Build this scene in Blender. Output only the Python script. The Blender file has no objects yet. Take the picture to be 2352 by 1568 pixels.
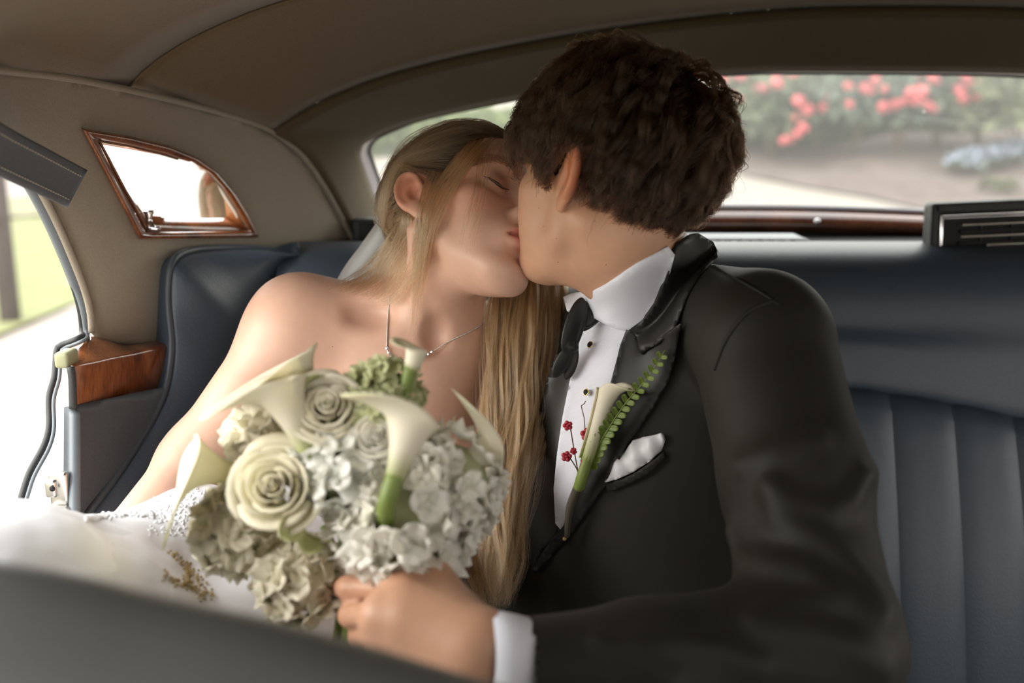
import bpy, bmesh, math, random
import numpy as np
from mathutils import Vector, Matrix
from mathutils.bvhtree import BVHTree
from mathutils.geometry import delaunay_2d_cdt

random.seed(7)
RNG = np.random.default_rng(7)
scene = bpy.context.scene
COL = scene.collection

# ------------------------------------------------------------------ camera
F = 2352 * 35.0 / 36.0
PHI = math.radians(12.5)
CS, SN = math.cos(PHI), math.sin(PHI)
CAMZ = 1.4
cam_d = bpy.data.cameras.new('camera')
cam = bpy.data.objects.new('camera', cam_d)
COL.objects.link(cam)
cam.location = (0, 0, CAMZ)
cam.rotation_euler = (math.radians(90) - PHI, 0, 0)
cam_d.lens = 35.0
cam_d.sensor_width = 36.0
cam_d.sensor_fit = 'HORIZONTAL'
cam_d.clip_start = 0.02
cam_d.dof.use_dof = True
cam_d.dof.focus_distance = 1.10
cam_d.dof.aperture_fstop = 2.6
scene.camera = cam

# ------------------------------------------------------------------ light
world = bpy.data.worlds.new('overcast_sky')
scene.world = world
world.use_nodes = True
wn = world.node_tree.nodes
wl = world.node_tree.links
wn.clear()
w_out = wn.new('ShaderNodeOutputWorld')
w_bg = wn.new('ShaderNodeBackground')
w_tc = wn.new('ShaderNodeTexCoord')
w_sep = wn.new('ShaderNodeSeparateXYZ')
w_ramp = wn.new('ShaderNodeValToRGB')
w_ramp.color_ramp.elements[0].position = 0.0
w_ramp.color_ramp.elements[0].color = (1.0, 0.94, 0.86, 1)
w_ramp.color_ramp.elements[1].position = 1.0
w_ramp.color_ramp.elements[1].color = (0.93, 0.96, 1.0, 1)
wl.new(w_tc.outputs['Generated'], w_sep.inputs[0])
wl.new(w_sep.outputs['Z'], w_ramp.inputs[0])
wl.new(w_ramp.outputs[0], w_bg.inputs['Color'])
w_bg.inputs['Strength'].default_value = 1.95
wl.new(w_bg.outputs[0], w_out.inputs[0])

sun_d = bpy.data.lights.new('sun', 'SUN')
sun = bpy.data.objects.new('sun', sun_d)
COL.objects.link(sun)
sun_d.energy = 1.3
sun_d.angle = math.radians(50)
sun_d.color = (1.0, 0.95, 0.88)
sun.rotation_euler = (math.radians(60), 0, math.radians(-66))

vs = scene.view_settings
scene.display_settings.display_device = 'sRGB'
vs.view_transform = 'Standard'
vs.look = 'None'
vs.gamma = 1.0
vs.use_curve_mapping = False
vs.exposure = 1.38

# ------------------------------------------------------------------ helpers
def P(px, py, d):
    """photo pixel + depth along the lens axis -> world point"""
    X = (px - 1176.0) / F * d
    Y = (784.0 - py) / F * d
    return np.array((X, d * CS + Y * SN, CAMZ - d * SN + Y * CS))

def Q(px, py, y):
    """photo pixel + world y -> world point"""
    return P(px, py, y / (CS + (784.0 - py) / F * SN))

def PX(p):
    """world -> pixel (for checks and for seeding shapes)"""
    x, y, z = p[0], p[1], p[2] - CAMZ
    d = y * CS - z * SN
    Y = y * SN + z * CS
    return 1176 + x / d * F, 784 - Y / d * F, d

def srgb(r, g, b):
    def f(c):
        c /= 255.0
        return c / 12.92 if c <= 0.04045 else ((c + 0.055) / 1.055) ** 2.4
    return (f(r), f(g), f(b), 1.0)

MATS = {}
def mat(name, color, rough=0.5, metal=0.0, bump=0.0, scale=60.0, var=0.0, spec=0.5, sss=0.0, sheen=0.0,
        coat=0.0, attr=None, color2=None, detail=6.0, stretch=None, trans=0.0, normal=None, sub_col=None, bdist=0.002):
    m = bpy.data.materials.new(name)
    m.use_nodes = True
    nt = m.node_tree
    b = nt.nodes['Principled BSDF']
    c = color if len(color) == 4 else (*color, 1)
    b.inputs['Base Color'].default_value = c
    b.inputs['Roughness'].default_value = rough
    b.inputs['Metallic'].default_value = metal
    b.inputs['Specular IOR Level'].default_value = spec
    b.inputs['Coat Weight'].default_value = coat
    b.inputs['Coat Roughness'].default_value = 0.08
    if sheen:
        b.inputs['Sheen Weight'].default_value = sheen
        b.inputs['Sheen Roughness'].default_value = 0.5
    if sss:
        b.inputs['Subsurface Weight'].default_value = sss
        b.inputs['Subsurface Radius'].default_value = sub_col or (1.0, 0.35, 0.2)
        b.inputs['Subsurface Scale'].default_value = 0.006
    if trans:
        b.inputs['Transmission Weight'].default_value = trans
    tc = nt.nodes.new('ShaderNodeTexCoord')
    mp = nt.nodes.new('ShaderNodeMapping')
    nt.links.new(tc.outputs['Object'], mp.inputs[0])
    if stretch:
        mp.inputs['Scale'].default_value = stretch
    src = None
    if attr:
        a = nt.nodes.new('ShaderNodeVertexColor')
        a.layer_name = attr
        src = a.outputs['Color']
    if var or color2 or bump:
        nz = nt.nodes.new('ShaderNodeTexNoise')
        nz.inputs['Scale'].default_value = scale
        nz.inputs['Detail'].default_value = detail
        nz.inputs['Roughness'].default_value = 0.6
        nt.links.new(mp.outputs[0], nz.inputs['Vector'])
        if var or color2:
            mx = nt.nodes.new('ShaderNodeMix')
            mx.data_type = 'RGBA'
            cr = nt.nodes.new('ShaderNodeValToRGB')
            cr.color_ramp.elements[0].position = 0.35
            cr.color_ramp.elements[1].position = 0.65
            nt.links.new(nz.outputs['Fac'], cr.inputs[0])
            nt.links.new(cr.outputs[0], mx.inputs[0])
            if color2:
                c2 = color2 if len(color2) == 4 else (*color2, 1)
            else:
                c2 = tuple(v * (1 - var) for v in c[:3]) + (1,)
            mx.inputs[6].default_value = c
            mx.inputs[7].default_value = c2
            if src is not None:
                mu = nt.nodes.new('ShaderNodeMix')
                mu.data_type = 'RGBA'
                mu.blend_type = 'MULTIPLY'
                mu.inputs[0].default_value = 1.0
                nt.links.new(src, mu.inputs[6])
                nt.links.new(mx.outputs[2], mu.inputs[7])
                src = mu.outputs[2]
            else:
                src = mx.outputs[2]
        if bump:
            bp = nt.nodes.new('ShaderNodeBump')
            bp.inputs['Strength'].default_value = bump
            bp.inputs['Distance'].default_value = bdist
            nt.links.new(nz.outputs['Fac'], bp.inputs['Height'])
            nt.links.new(bp.outputs[0], b.inputs['Normal'])
    if src is not None:
        nt.links.new(src, b.inputs['Base Color'])
    MATS[name] = m
    return m

def tag(o, label=None, cat=None, group=None, kind=None):
    if label: o['label'] = label
    if cat: o['category'] = cat
    if group: o['group'] = group
    if kind: o['kind'] = kind
    return o

def empty(name, loc, label=None, cat=None, group=None):
    o = bpy.data.objects.new(name, None)
    o.empty_display_size = 0.05
    o.location = [float(v) for v in loc]
    COL.objects.link(o)
    tag(o, label, cat, group)
    return o

def mkmesh(name, v, f, smooth=True):
    me = bpy.data.meshes.new(name)
    v = np.asarray(v, dtype=np.float64)
    me.from_pydata(v.tolist(), [], [tuple(int(i) for i in q) for q in f])
    me.validate()
    me.update()
    if smooth:
        me.shade_smooth()
    return me

def link(name, me, m=None, parent=None, kind=None):
    o = bpy.data.objects.new(name, me)
    COL.objects.link(o)
    if m is not None and not me.materials:
        me.materials.append(m)
    if parent is not None:
        o.parent = parent
        o.matrix_parent_inverse = Matrix.Translation(parent.location).inverted()
    if kind: o['kind'] = kind
    return o

def obj(name, v, f, m, parent=None, smooth=True, kind=None):
    return link(name, mkmesh(name, v, f, smooth), m, parent, kind)

class Geo:
    """collects vertices and faces of ONE part"""
    def __init__(s):
        s.v = []; s.f = []
    def add(s, v, f):
        o = len(s.v)
        s.v += [tuple(map(float, p)) for p in v]
        s.f += [tuple(i + o for i in q) for q in f]
        return s
    def build(s, name, m, parent=None, smooth=True, kind=None):
        return obj(name, s.v, s.f, m, parent, smooth, kind)

def nrm(v):
    v = np.asarray(v, float)
    return v / (np.linalg.norm(v) + 1e-12)

def spline(pts, n, closed=False):
    """Catmull-Rom resampling, uniform in arc length"""
    p = np.asarray(pts, float)
    if closed:
        p = np.vstack([p[-1], p, p[0], p[1]])
    else:
        p = np.vstack([2 * p[0] - p[1], p, 2 * p[-1] - p[-2]])
    out = []
    for i in range(1, len(p) - 2):
        p0, p1, p2, p3 = p[i - 1:i + 3]
        t = np.linspace(0, 1, 16, endpoint=False)[:, None]
        out.append(0.5 * (2 * p1 + (p2 - p0) * t + (2 * p0 - 5 * p1 + 4 * p2 - p3) * t * t + (3 * p1 - p0 - 3 * p2 + p3) * t ** 3))
    out.append(p[-2][None])
    q = np.vstack(out)
    L = np.r_[0, np.cumsum(np.linalg.norm(np.diff(q, axis=0), axis=1))]
    s = np.linspace(0, L[-1], n, endpoint=not closed)
    return np.stack([np.interp(s, L, q[:, k]) for k in range(q.shape[1])], 1)

def loft(curves, closed_u=False, closed_v=False):
    """grid from a list of equally long point rows"""
    A = np.asarray(curves, float)
    n, m = A.shape[:2]
    v = A.reshape(-1, 3)
    f = []
    for i in range(n if closed_u else n - 1):
        for j in range(m if closed_v else m - 1):
            a = i * m + j; b = i * m + (j + 1) % m
            c = ((i + 1) % n) * m + (j + 1) % m; d = ((i + 1) % n) * m + j
            f.append((a, b, c, d))
    return v, f

def thick(v, f, t):
    """closed shell: open sheet given thickness t against its vertex normals"""
    v = np.asarray(v, float)
    n = np.zeros_like(v)
    cnt = {}
    for q in f:
        a, b, c = v[q[0]], v[q[1]], v[q[2]]
        k = np.cross(b - a, c - a)
        for i in q: n[i] += k
        for i in range(len(q)):
            e = (q[i], q[(i + 1) % len(q)])
            cnt[e] = cnt.get(e, 0) + 1
    n /= (np.linalg.norm(n, axis=1)[:, None] + 1e-12)
    N = len(v)
    V = np.vstack([v, v - n * t])
    Fs = [tuple(q) for q in f] + [tuple(i + N for i in reversed(q)) for q in f]
    for (a, b) in cnt:
        if (b, a) not in cnt:
            Fs.append((b, a, a + N, b + N))
    return V, Fs

def tube(pts, r, sides=8, closed=False, flat=1.0, up=None, cap=True):
    p = np.asarray(pts, float)
    n = len(p)
    r = np.broadcast_to(np.asarray(r, float), (n,)) if np.ndim(r) <= 1 else r
    v = []; f = []
    t = np.gradient(p, axis=0) if not closed else (np.roll(p, -1, 0) - np.roll(p, 1, 0))
    u = None
    for i in range(n):
        ti = nrm(t[i])
        if u is None:
            ref = np.array(up if up is not None else ((0, 0, 1) if abs(ti[2]) < 0.9 else (1, 0, 0)), float)
            u = nrm(ref - ti * ref.dot(ti))
        else:
            u = nrm(u - ti * u.dot(ti))
        w = np.cross(ti, u)
        for k in range(sides):
            a = 2 * math.pi * k / sides
            v.append(p[i] + r[i] * (math.cos(a) * u * flat + math.sin(a) * w))
    for i in range(n if closed else n - 1):
        for k in range(sides):
            a = i * sides + k; b = i * sides + (k + 1) % sides
            c = ((i + 1) % n) * sides + (k + 1) % sides; d = ((i + 1) % n) * sides + k
            f.append((a, b, c, d))
    if cap and not closed:
        f.append(tuple(range(sides))[::-1])
        f.append(tuple(range((n - 1) * sides, n * sides)))
    return v, f

def box(c, s, bev=0.0, rot=None):
    bm = bmesh.new()
    bmesh.ops.create_cube(bm, size=1.0)
    bmesh.ops.scale(bm, vec=s, verts=bm.verts)
    if bev:
        bmesh.ops.bevel(bm, geom=bm.edges[:], offset=bev, segments=3, affect='EDGES', profile=0.5)
    if rot is not None:
        bmesh.ops.transform(bm, matrix=Matrix(rot).to_4x4() if not isinstance(rot, Matrix) else rot.to_4x4(), verts=bm.verts)
    bmesh.ops.translate(bm, vec=[float(x) for x in c], verts=bm.verts)
    bm.verts.ensure_lookup_table()
    v = [tuple(x.co) for x in bm.verts]
    f = [tuple(x.index for x in q.verts) for q in bm.faces]
    bm.free()
    return v, f

def sphere(c, r, nu=12, nv=8, rot=None):
    v = []; f = []
    r = np.broadcast_to(np.asarray(r, float), (3,))
    for i in range(nv + 1):
        th = math.pi * i / nv
        for j in range(nu):
            a = 2 * math.pi * j / nu
            q = np.array((math.sin(th) * math.cos(a), math.sin(th) * math.sin(a), math.cos(th))) * r
            if rot is not None: q = rot @ q
            v.append(np.asarray(c) + q)
    for i in range(nv):
        for j in range(nu):
            f.append((i * nu + j, (i + 1) * nu + j, (i + 1) * nu + (j + 1) % nu, i * nu + (j + 1) % nu))
    return v, f

def in_poly(pts, poly):
    x, y = pts[:, 0], pts[:, 1]
    ins = np.zeros(len(pts), bool)
    n = len(poly)
    for i in range(n):
        x1, y1 = poly[i]; x2, y2 = poly[(i + 1) % n]
        c = ((y1 > y) != (y2 > y))
        with np.errstate(divide='ignore', invalid='ignore'):
            ins ^= c & (x < (x2 - x1) * (y - y1) / (y2 - y1 + 1e-15) + x1)
    return ins

def fill2d(outer, holes=(), step=20.0):
    """2D polygon (with holes) -> points and triangles, with inner grid points"""
    rings = [np.asarray(outer, float)] + [np.asarray(h, float) for h in holes]
    pts = []; edges = []
    for r in rings:
        o = len(pts)
        m = len(r)
        k = 0
        seq = []
        for i in range(m):
            a, b = r[i], r[(i + 1) % m]
            q = max(1, int(np.linalg.norm(b - a) / step))
            for s in range(q): seq.append(a + (b - a) * s / q)
        pts += seq
        edges += [(o + i, o + (i + 1) % len(seq)) for i in range(len(seq))]
    lo, hi = rings[0].min(0), rings[0].max(0)
    gx, gy = np.meshgrid(np.arange(lo[0] + step * .37, hi[0], step), np.arange(lo[1] + step * .41, hi[1], step))
    g = np.stack([gx.ravel(), gy.ravel()], 1)
    ok = in_poly(g, rings[0])
    for h in rings[1:]: ok &= ~in_poly(g, h)
    bp = np.array(pts)
    g = g[ok]
    if len(g):
        dm = np.min(np.linalg.norm(g[:, None] - bp[None], axis=2), axis=1)
        g = g[dm > step * .35]
    allp = [Vector((float(a), float(b))) for a, b in list(bp) + list(g)]
    vo, eo, fo = delaunay_2d_cdt(allp, edges, [], 0, 1e-6)[:3]
    vo = np.array([(a.x, a.y) for a in vo])
    cen = np.array([vo[list(t)].mean(0) for t in fo])
    ok = in_poly(cen, rings[0])
    for h in rings[1:]: ok &= ~in_poly(cen, h)
    return vo, [tuple(t) for t, k in zip(fo, ok) if k]

# ------------------------------------------------------------------ implicit sculpting
def smin(a, b, k):
    h = np.maximum(k - np.abs(a - b), 0.0) / k
    return np.minimum(a, b) - h * h * k * 0.25
def smax(a, b, k): return -smin(-a, -b, k)

def s_ell(p, c, r, R=None):
    q = p - np.asarray(c, np.float32)
    if R is not None: q = q @ np.asarray(R, np.float32)
    r = np.asarray(r, np.float32)
    k0 = np.linalg.norm(q / r, axis=1)
    k1 = np.linalg.norm(q / (r * r), axis=1) + 1e-9
    return k0 * (k0 - 1.0) / k1

def s_cap(p, a, b, r1, r2=None, flat=None):
    """tapered capsule; flat=(axis, factor) squeezes it along a direction"""
    if r2 is None: r2 = r1
    a = np.asarray(a, np.float32); b = np.asarray(b, np.float32)
    q = p - a
    ab = b - a
    t = np.clip(q @ ab / (ab @ ab + 1e-12), 0, 1)
    e = q - t[:, None] * ab
    if flat is not None:
        ax = np.asarray(nrm(flat[0]), np.float32)
        e = e + np.outer(e @ ax, ax) * (flat[1] - 1.0)
    return np.linalg.norm(e, axis=1) - (r1 + (r2 - r1) * t)

def s_chain(p, pts, rs, k=0.0, flat=None):
    d = None
    for i in range(len(pts) - 1):
        c = s_cap(p, pts[i], pts[i + 1], rs[i], rs[i + 1], flat)
        d = c if d is None else (smin(d, c, k) if k else np.minimum(d, c))
    return d

def march(fn, px, py, d0=0.5, d1=1.7):
    """first point of a shape seen along a photo ray"""
    d = d0
    for _ in range(200):
        v = float(fn(np.asarray(P(px, py, d), np.float32)[None])[0])
        if v < 0.0004: break
        d += max(v * 0.7, 0.0003)
        if d > d1: break
    return P(px, py, d)

def near(p, c, r, fn):
    """evaluate a costly shape only close to it"""
    d = np.linalg.norm(p - np.asarray(c, np.float32), axis=1) - r
    out = d + 0.04
    m = d < 0
    if m.any(): out[m] = fn(p[m])
    return out

def nets(sdf, lo, hi, h, smooth=1):
    """surface nets over a sparse-evaluated grid -> verts, quads"""
    B = 8
    lo = np.asarray(lo, float); hi = np.asarray(hi, float)
    nb = np.maximum(1, np.ceil((hi - lo) / (h * B)).astype(int))
    n = nb * B
    bi = np.stack(np.meshgrid(*[np.arange(k) for k in nb], indexing='ij'), -1).reshape(-1, 3)
    cen = (lo + (bi * B + (B - 1) / 2.0) * h).astype(np.float32)
    dc = sdf(cen)
    act = np.abs(dc) < B * h * 1.35
    D6 = np.empty((nb[0], nb[1], nb[2], B, B, B), np.float32)
    D6[:] = dc.reshape(nb[0], nb[1], nb[2], 1, 1, 1)
    off = np.stack(np.meshgrid(*[np.arange(B)] * 3, indexing='ij'), -1).reshape(-1, 3)
    ab = bi[act]
    CH = 1200
    for s in range(0, len(ab), CH):
        q = ab[s:s + CH]
        pts = (lo + ((q * B)[:, None, :] + off[None]) * h).reshape(-1, 3).astype(np.float32)
        D6[q[:, 0], q[:, 1], q[:, 2]] = sdf(pts).reshape(len(q), B, B, B)
    D = D6.transpose(0, 3, 1, 4, 2, 5).reshape(n)
    ins = (D < 0)
    s = np.zeros(tuple(n - 1), np.uint8)
    for dx in (0, 1):
        for dy in (0, 1):
            for dz in (0, 1):
                s += ins[dx:n[0] - 1 + dx, dy:n[1] - 1 + dy, dz:n[2] - 1 + dz]
    cells = np.argwhere((s > 0) & (s < 8))
    idx = -np.ones(tuple(n - 1), np.int32)
    idx[cells[:, 0], cells[:, 1], cells[:, 2]] = np.arange(len(cells))
    acc = np.zeros((len(cells), 3)); cnt = np.zeros(len(cells))
    cor = np.array([(a, b, c) for a in (0, 1) for b in (0, 1) for c in (0, 1)])
    cv = [D[cells[:, 0] + o[0], cells[:, 1] + o[1], cells[:, 2] + o[2]] for o in cor]
    for i in range(8):
        for j in range(i + 1, 8):
            if np.abs(cor[i] - cor[j]).sum() == 1:
                m = (cv[i] < 0) != (cv[j] < 0)
                t = cv[i][m] / (cv[i][m] - cv[j][m])
                acc[m] += cor[i] + t[:, None] * (cor[j] - cor[i])
                cnt[m] += 1
    V = lo + (cells + acc / cnt[:, None]) * h
    quads = []
    for ax in range(3):
        a1, a2 = (ax + 1) % 3, (ax + 2) % 3
        sl0 = [slice(None)] * 3; sl1 = [slice(None)] * 3
        sl0[ax] = slice(0, n[ax] - 1); sl1[ax] = slice(1, n[ax])
        e = ins[tuple(sl0)] != ins[tuple(sl1)]
        ei = np.argwhere(e)
        ok = (ei[:, a1] > 0) & (ei[:, a2] > 0) & (ei[:, a1] < n[a1] - 1) & (ei[:, a2] < n[a2] - 1)
        ei = ei[ok]
        flip = ins[ei[:, 0], ei[:, 1], ei[:, 2]]
        u = np.zeros(3, int); u[a1] = 1
        w = np.zeros(3, int); w[a2] = 1
        g = lambda o: idx[tuple((ei - o).T)]
        q = np.stack([g(u + w), g(w), g(0 * u), g(u)], 1)
        q[~flip] = q[~flip][:, ::-1]
        quads.append(q)
    Qd = np.vstack(quads)
    Qd = Qd[(Qd >= 0).all(1)]
    for _ in range(smooth):
        V = lap(V, Qd, 0.5)
    return V, Qd

def lap(V, Qd, lam):
    acc = np.zeros_like(V); cnt = np.zeros(len(V))
    for i in range(4):
        a, b = Qd[:, i], Qd[:, (i + 1) % 4]
        for k in range(3):
            acc[:, k] += np.bincount(a, V[b, k], len(V)) + np.bincount(b, V[a, k], len(V))
        cnt += np.bincount(a, minlength=len(V)) + np.bincount(b, minlength=len(V))
    return V + lam * (acc / np.maximum(cnt, 1)[:, None] - V)

def fast_mesh(name, V, Qd, cols=None):
    me = bpy.data.meshes.new(name)
    me.vertices.add(len(V))
    me.vertices.foreach_set('co', np.asarray(V, np.float32).ravel())
    k = Qd.shape[1]
    me.loops.add(Qd.size)
    me.loops.foreach_set('vertex_index', Qd.astype(np.int32).ravel())
    me.polygons.add(len(Qd))
    me.polygons.foreach_set('loop_start', np.arange(0, Qd.size, k, dtype=np.int32))
    me.update(calc_edges=True)
    me.validate()
    me.shade_smooth()
    if cols is not None:
        a = me.color_attributes.new('Col', 'FLOAT_COLOR', 'POINT')
        c = np.ones((len(V), 4), np.float32); c[:, :3] = cols
        a.data.foreach_set('color', c.ravel())
    return me

def bvh_of(V, f): return BVHTree.FromPolygons([tuple(map(float, q)) for q in V], [tuple(int(i) for i in q) for q in f])

CAMP = Vector((0, 0, CAMZ))
def hit(bvh, px, py, fallback=None):
    d = Vector(P(px, py, 1.0)) - CAMP
    d.normalize()
    r = bvh.ray_cast(CAMP, d, 20)
    if r[0] is None: return None, None
    return np.array(r[0]), np.array(r[1])

def drape(bvh, poly, off, step=10, th=0.003, holes=(), fall=None, sink=0.0):
    """cloth or trim cut to an outline and laid on a body: points found on the body's own surface, lifted by off, given thickness"""
    v2, f = fill2d(poly, holes, step)
    V = np.zeros((len(v2), 3)); N = np.zeros((len(v2), 3)); ok = np.zeros(len(v2), bool)
    for i, (a, b) in enumerate(v2):
        h, n = hit(bvh, a, b)
        if h is not None:
            if n.dot(h - np.array(CAMP)) > 0: n = -n
            V[i] = h; N[i] = n; ok[i] = True
    gi = np.where(ok)[0]
    for i in np.where(~ok)[0]:
        if len(gi) == 0: break
        j = gi[np.argmin(((v2[gi] - v2[i]) ** 2).sum(1))]
        d = PX(V[j])[2]
        V[i] = P(v2[i, 0], v2[i, 1], d); N[i] = N[j]
    # smooth the depth a little so the piece lies like cloth
    nb = [set() for _ in v2]
    for t in f:
        for i in range(3):
            nb[t[i]].add(t[(i + 1) % 3]); nb[t[(i + 1) % 3]].add(t[i])
    dep = np.array([PX(q)[2] for q in V])
    for _ in range(14):
        dep = np.array([0.5 * dep[i] + 0.5 * np.mean([dep[j] for j in nb[i]]) if nb[i] else dep[i] for i in range(len(dep))])
        N = np.array([0.5 * N[i] + 0.5 * np.mean([N[j] for j in nb[i]], axis=0) if nb[i] else N[i] for i in range(len(dep))])
    N /= np.linalg.norm(N, axis=1)[:, None] + 1e-9
    V = np.array([P(v2[i, 0], v2[i, 1], dep[i]) for i in range(len(dep))])
    o = off(v2) if callable(off) else np.full(len(v2), off)
    V = V + N * o[:, None]
    # wind faces towards the camera
    a, b, c = V[f[0][0]], V[f[0][1]], V[f[0][2]]
    if np.cross(b - a, c - a).dot(a - np.array(CAMP)) > 0:
        f = [t[::-1] for t in f]
    return thick(V, f, th)

# vector value noise for wrinkles and irregular outlines
_perm = RNG.permutation(256)
_val = RNG.uniform(-1, 1, 256)
def vnoise(p):
    p = np.asarray(p, float)
    i = np.floor(p).astype(int); t = p - i
    t = t * t * (3 - 2 * t)
    r = np.zeros(len(p))
    for dx in (0, 1):
        for dy in (0, 1):
            for dz in (0, 1):
                hsh = _perm[(_perm[(_perm[(i[:, 0] + dx) & 255] + i[:, 1] + dy) & 255] + i[:, 2] + dz) & 255]
                r += _val[hsh] * (t[:, 0] if dx else 1 - t[:, 0]) * (t[:, 1] if dy else 1 - t[:, 1]) * (t[:, 2] if dz else 1 - t[:, 2])
    return r

def strands(name, S, rad, m, parent, n_pts):
    """real hair curves; S = (count, n_pts, 3)"""
    S = np.asarray(S, np.float32)
    c = bpy.data.hair_curves.new(name)
    c.add_curves([n_pts] * len(S))
    c.points.foreach_set('position', S.reshape(-1))
    a = c.attributes.get('radius') or c.attributes.new('radius', 'FLOAT', 'POINT')
    r = np.broadcast_to(np.asarray(rad, np.float32), (len(S), n_pts)).astype(np.float32)
    a.data.foreach_set('value', np.ascontiguousarray(r).ravel())
    c.materials.append(m)
    return link(name, c, None, parent)
# ================================================================== materials of the car
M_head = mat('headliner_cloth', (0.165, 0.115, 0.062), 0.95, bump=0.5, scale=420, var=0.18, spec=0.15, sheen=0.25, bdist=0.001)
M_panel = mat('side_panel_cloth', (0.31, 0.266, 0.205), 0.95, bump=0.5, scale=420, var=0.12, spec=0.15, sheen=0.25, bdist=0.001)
M_leather = mat('blue_leather', (0.054, 0.073, 0.098), 0.42, bump=0.35, scale=380, var=0.15, spec=0.5, detail=3, bdist=0.0012)
M_leather_d = mat('dark_blue_leather', (0.066, 0.078, 0.090), 0.5, bump=0.25, scale=380, var=0.15, detail=3, bdist=0.001)
M_piping = mat('leather_piping', (0.05, 0.062, 0.075), 0.45)
M_rubber = mat('rubber_seal', (0.022, 0.024, 0.024), 0.55)
M_greyseal = mat('grey_seal', (0.12, 0.14, 0.155), 0.4)
M_chrome = mat('chrome', (0.75, 0.75, 0.76), 0.12, metal=1.0)
M_steel = mat('brushed_steel', (0.48, 0.47, 0.44), 0.3, metal=1.0, bump=0.1, scale=90)
M_black = mat('black_plastic', (0.010, 0.010, 0.009), 0.6, spec=0.3)
M_grain = mat('grained_plastic', (0.022, 0.024, 0.024), 0.45, bump=0.6, scale=500, detail=2)
M_white = mat('white_paint', (0.80, 0.82, 0.83), 0.25, coat=0.6)
M_mirror = mat('mirror_glass', (0.92, 0.94, 0.95), 0.015, metal=1.0)
M_lilac = mat('pale_frame_paint', (0.22, 0.20, 0.21), 0.35, coat=0.3)

def wood(name, c1, c2, c3, scale=7.0, sx=(1, 1, 1), coat=0.8):
    m = bpy.data.materials.new(name); m.use_nodes = True
    nt = m.node_tree; b = nt.nodes['Principled BSDF']
    tc = nt.nodes.new('ShaderNodeTexCoord'); mp = nt.nodes.new('ShaderNodeMapping')
    mp.inputs['Scale'].default_value = sx
    nt.links.new(tc.outputs['Object'], mp.inputs[0])
    n1 = nt.nodes.new('ShaderNodeTexNoise'); n1.inputs['Scale'].default_value = scale; n1.inputs['Detail'].default_value = 8
    n1.inputs['Distortion'].default_value = 2.2; n1.inputs['Roughness'].default_value = 0.55
    nt.links.new(mp.outputs[0], n1.inputs['Vector'])
    n2 = nt.nodes.new('ShaderNodeTexNoise'); n2.inputs['Scale'].default_value = scale * 18; n2.inputs['Detail'].default_value = 4
    mp2 = nt.nodes.new('ShaderNodeMapping'); mp2.inputs['Scale'].default_value = (3, 3, 0.35)
    nt.links.new(tc.outputs['Object'], mp2.inputs[0]); nt.links.new(mp2.outputs[0], n2.inputs['Vector'])
    cr = nt.nodes.new('ShaderNodeValToRGB')
    e = cr.color_ramp.elements
    e[0].position = 0.33; e[0].color = (*c1, 1); e[1].position = 0.68; e[1].color = (*c3, 1)
    k = e.new(0.5); k.color = (*c2, 1)
    nt.links.new(n1.outputs['Fac'], cr.inputs[0])
    mx = nt.nodes.new('ShaderNodeMix'); mx.data_type = 'RGBA'; mx.blend_type = 'MULTIPLY'
    mx.inputs[0].default_value = 0.5
    nt.links.new(cr.outputs[0], mx.inputs[6])
    cr2 = nt.nodes.new('ShaderNodeValToRGB'); cr2.color_ramp.elements[0].position = 0.3; cr2.color_ramp.elements[1].position = 0.6
    nt.links.new(n2.outputs['Fac'], cr2.inputs[0]); nt.links.new(cr2.outputs[0], mx.inputs[7])
    nt.links.new(mx.outputs[2], b.inputs['Base Color'])
    b.inputs['Roughness'].default_value = 0.3
    b.inputs['Coat Weight'].default_value = coat; b.inputs['Coat Roughness'].default_value = 0.06
    return m
M_wood = wood('burl_walnut', (0.10, 0.026, 0.008), (0.25, 0.072, 0.019), (0.36, 0.125, 0.038))
M_wood_d = wood('dark_walnut', (0.055, 0.014, 0.006), (0.11, 0.032, 0.013), (0.17, 0.055, 0.022), scale=5)

# ================================================================== roof, pillars, rear wall
def yw(px):
    return float(np.interp(px, [-420, -250, 0, 200, 400, 625, 690, 740, 790, 815, 860],
                           [0.62, 0.76, 0.98, 1.14, 1.30, 1.475, 1.52, 1.555, 1.60, 1.62, 1.66]))
def W(px, py, dy=0.0): return Q(px, py, yw(px) + dy)

rail_px = [(-420, 110), (-250, 128), (0, 160), (150, 178), (290, 205), (450, 243), (560, 275), (625, 302)]
pill_px = [(625, 302), (690, 352), (740, 420), (790, 510), (818, 570), (835, 620)]

def arch(left_px, y, cx=0.55, half=1.15):
    """cross-section of the roof: photo points on its left half, mirrored over the car's centre line"""
    pts = [Q(a, b, y) for a, b in left_px]
    return pts

N = 72
seam1 = [Q(a, b, 1.225) for a, b in [(290, 205), (325, 166), (360, 137), (410, 104), (470, 72), (560, 33), (650, 2), (760, -32), (920, -70), (1150, -108), (1500, -140), (1850, -150)]]
crs2 = [Q(a, b, 1.475) for a, b in [(625, 302), (680, 262), (750, 224), (860, 180), (1000, 140), (1150, 108), (1300, 80), (1500, 50), (1700, 28), (1900, 15), (2120, 8), (2352, 12)]]
XC = 0.56
def mirror_right(row):
    row = [np.array(p) for p in row if p[0] <= XC]
    return row + [np.array((2 * XC - p[0], p[1], p[2])) for p in reversed(row)]
seam1 = spline(mirror_right(seam1), N)
crs2 = spline(mirror_right(crs2), N)
x0r = W(-420, 110)
front = []
for s in np.linspace(0, 1, N):
    k = 4 * s * (1 - s)
    x = -0.60 + s * (2 * XC + 1.2)
    front.append(np.array((x, -0.62, 1.31 + 0.25 * k ** 0.42)))
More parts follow.
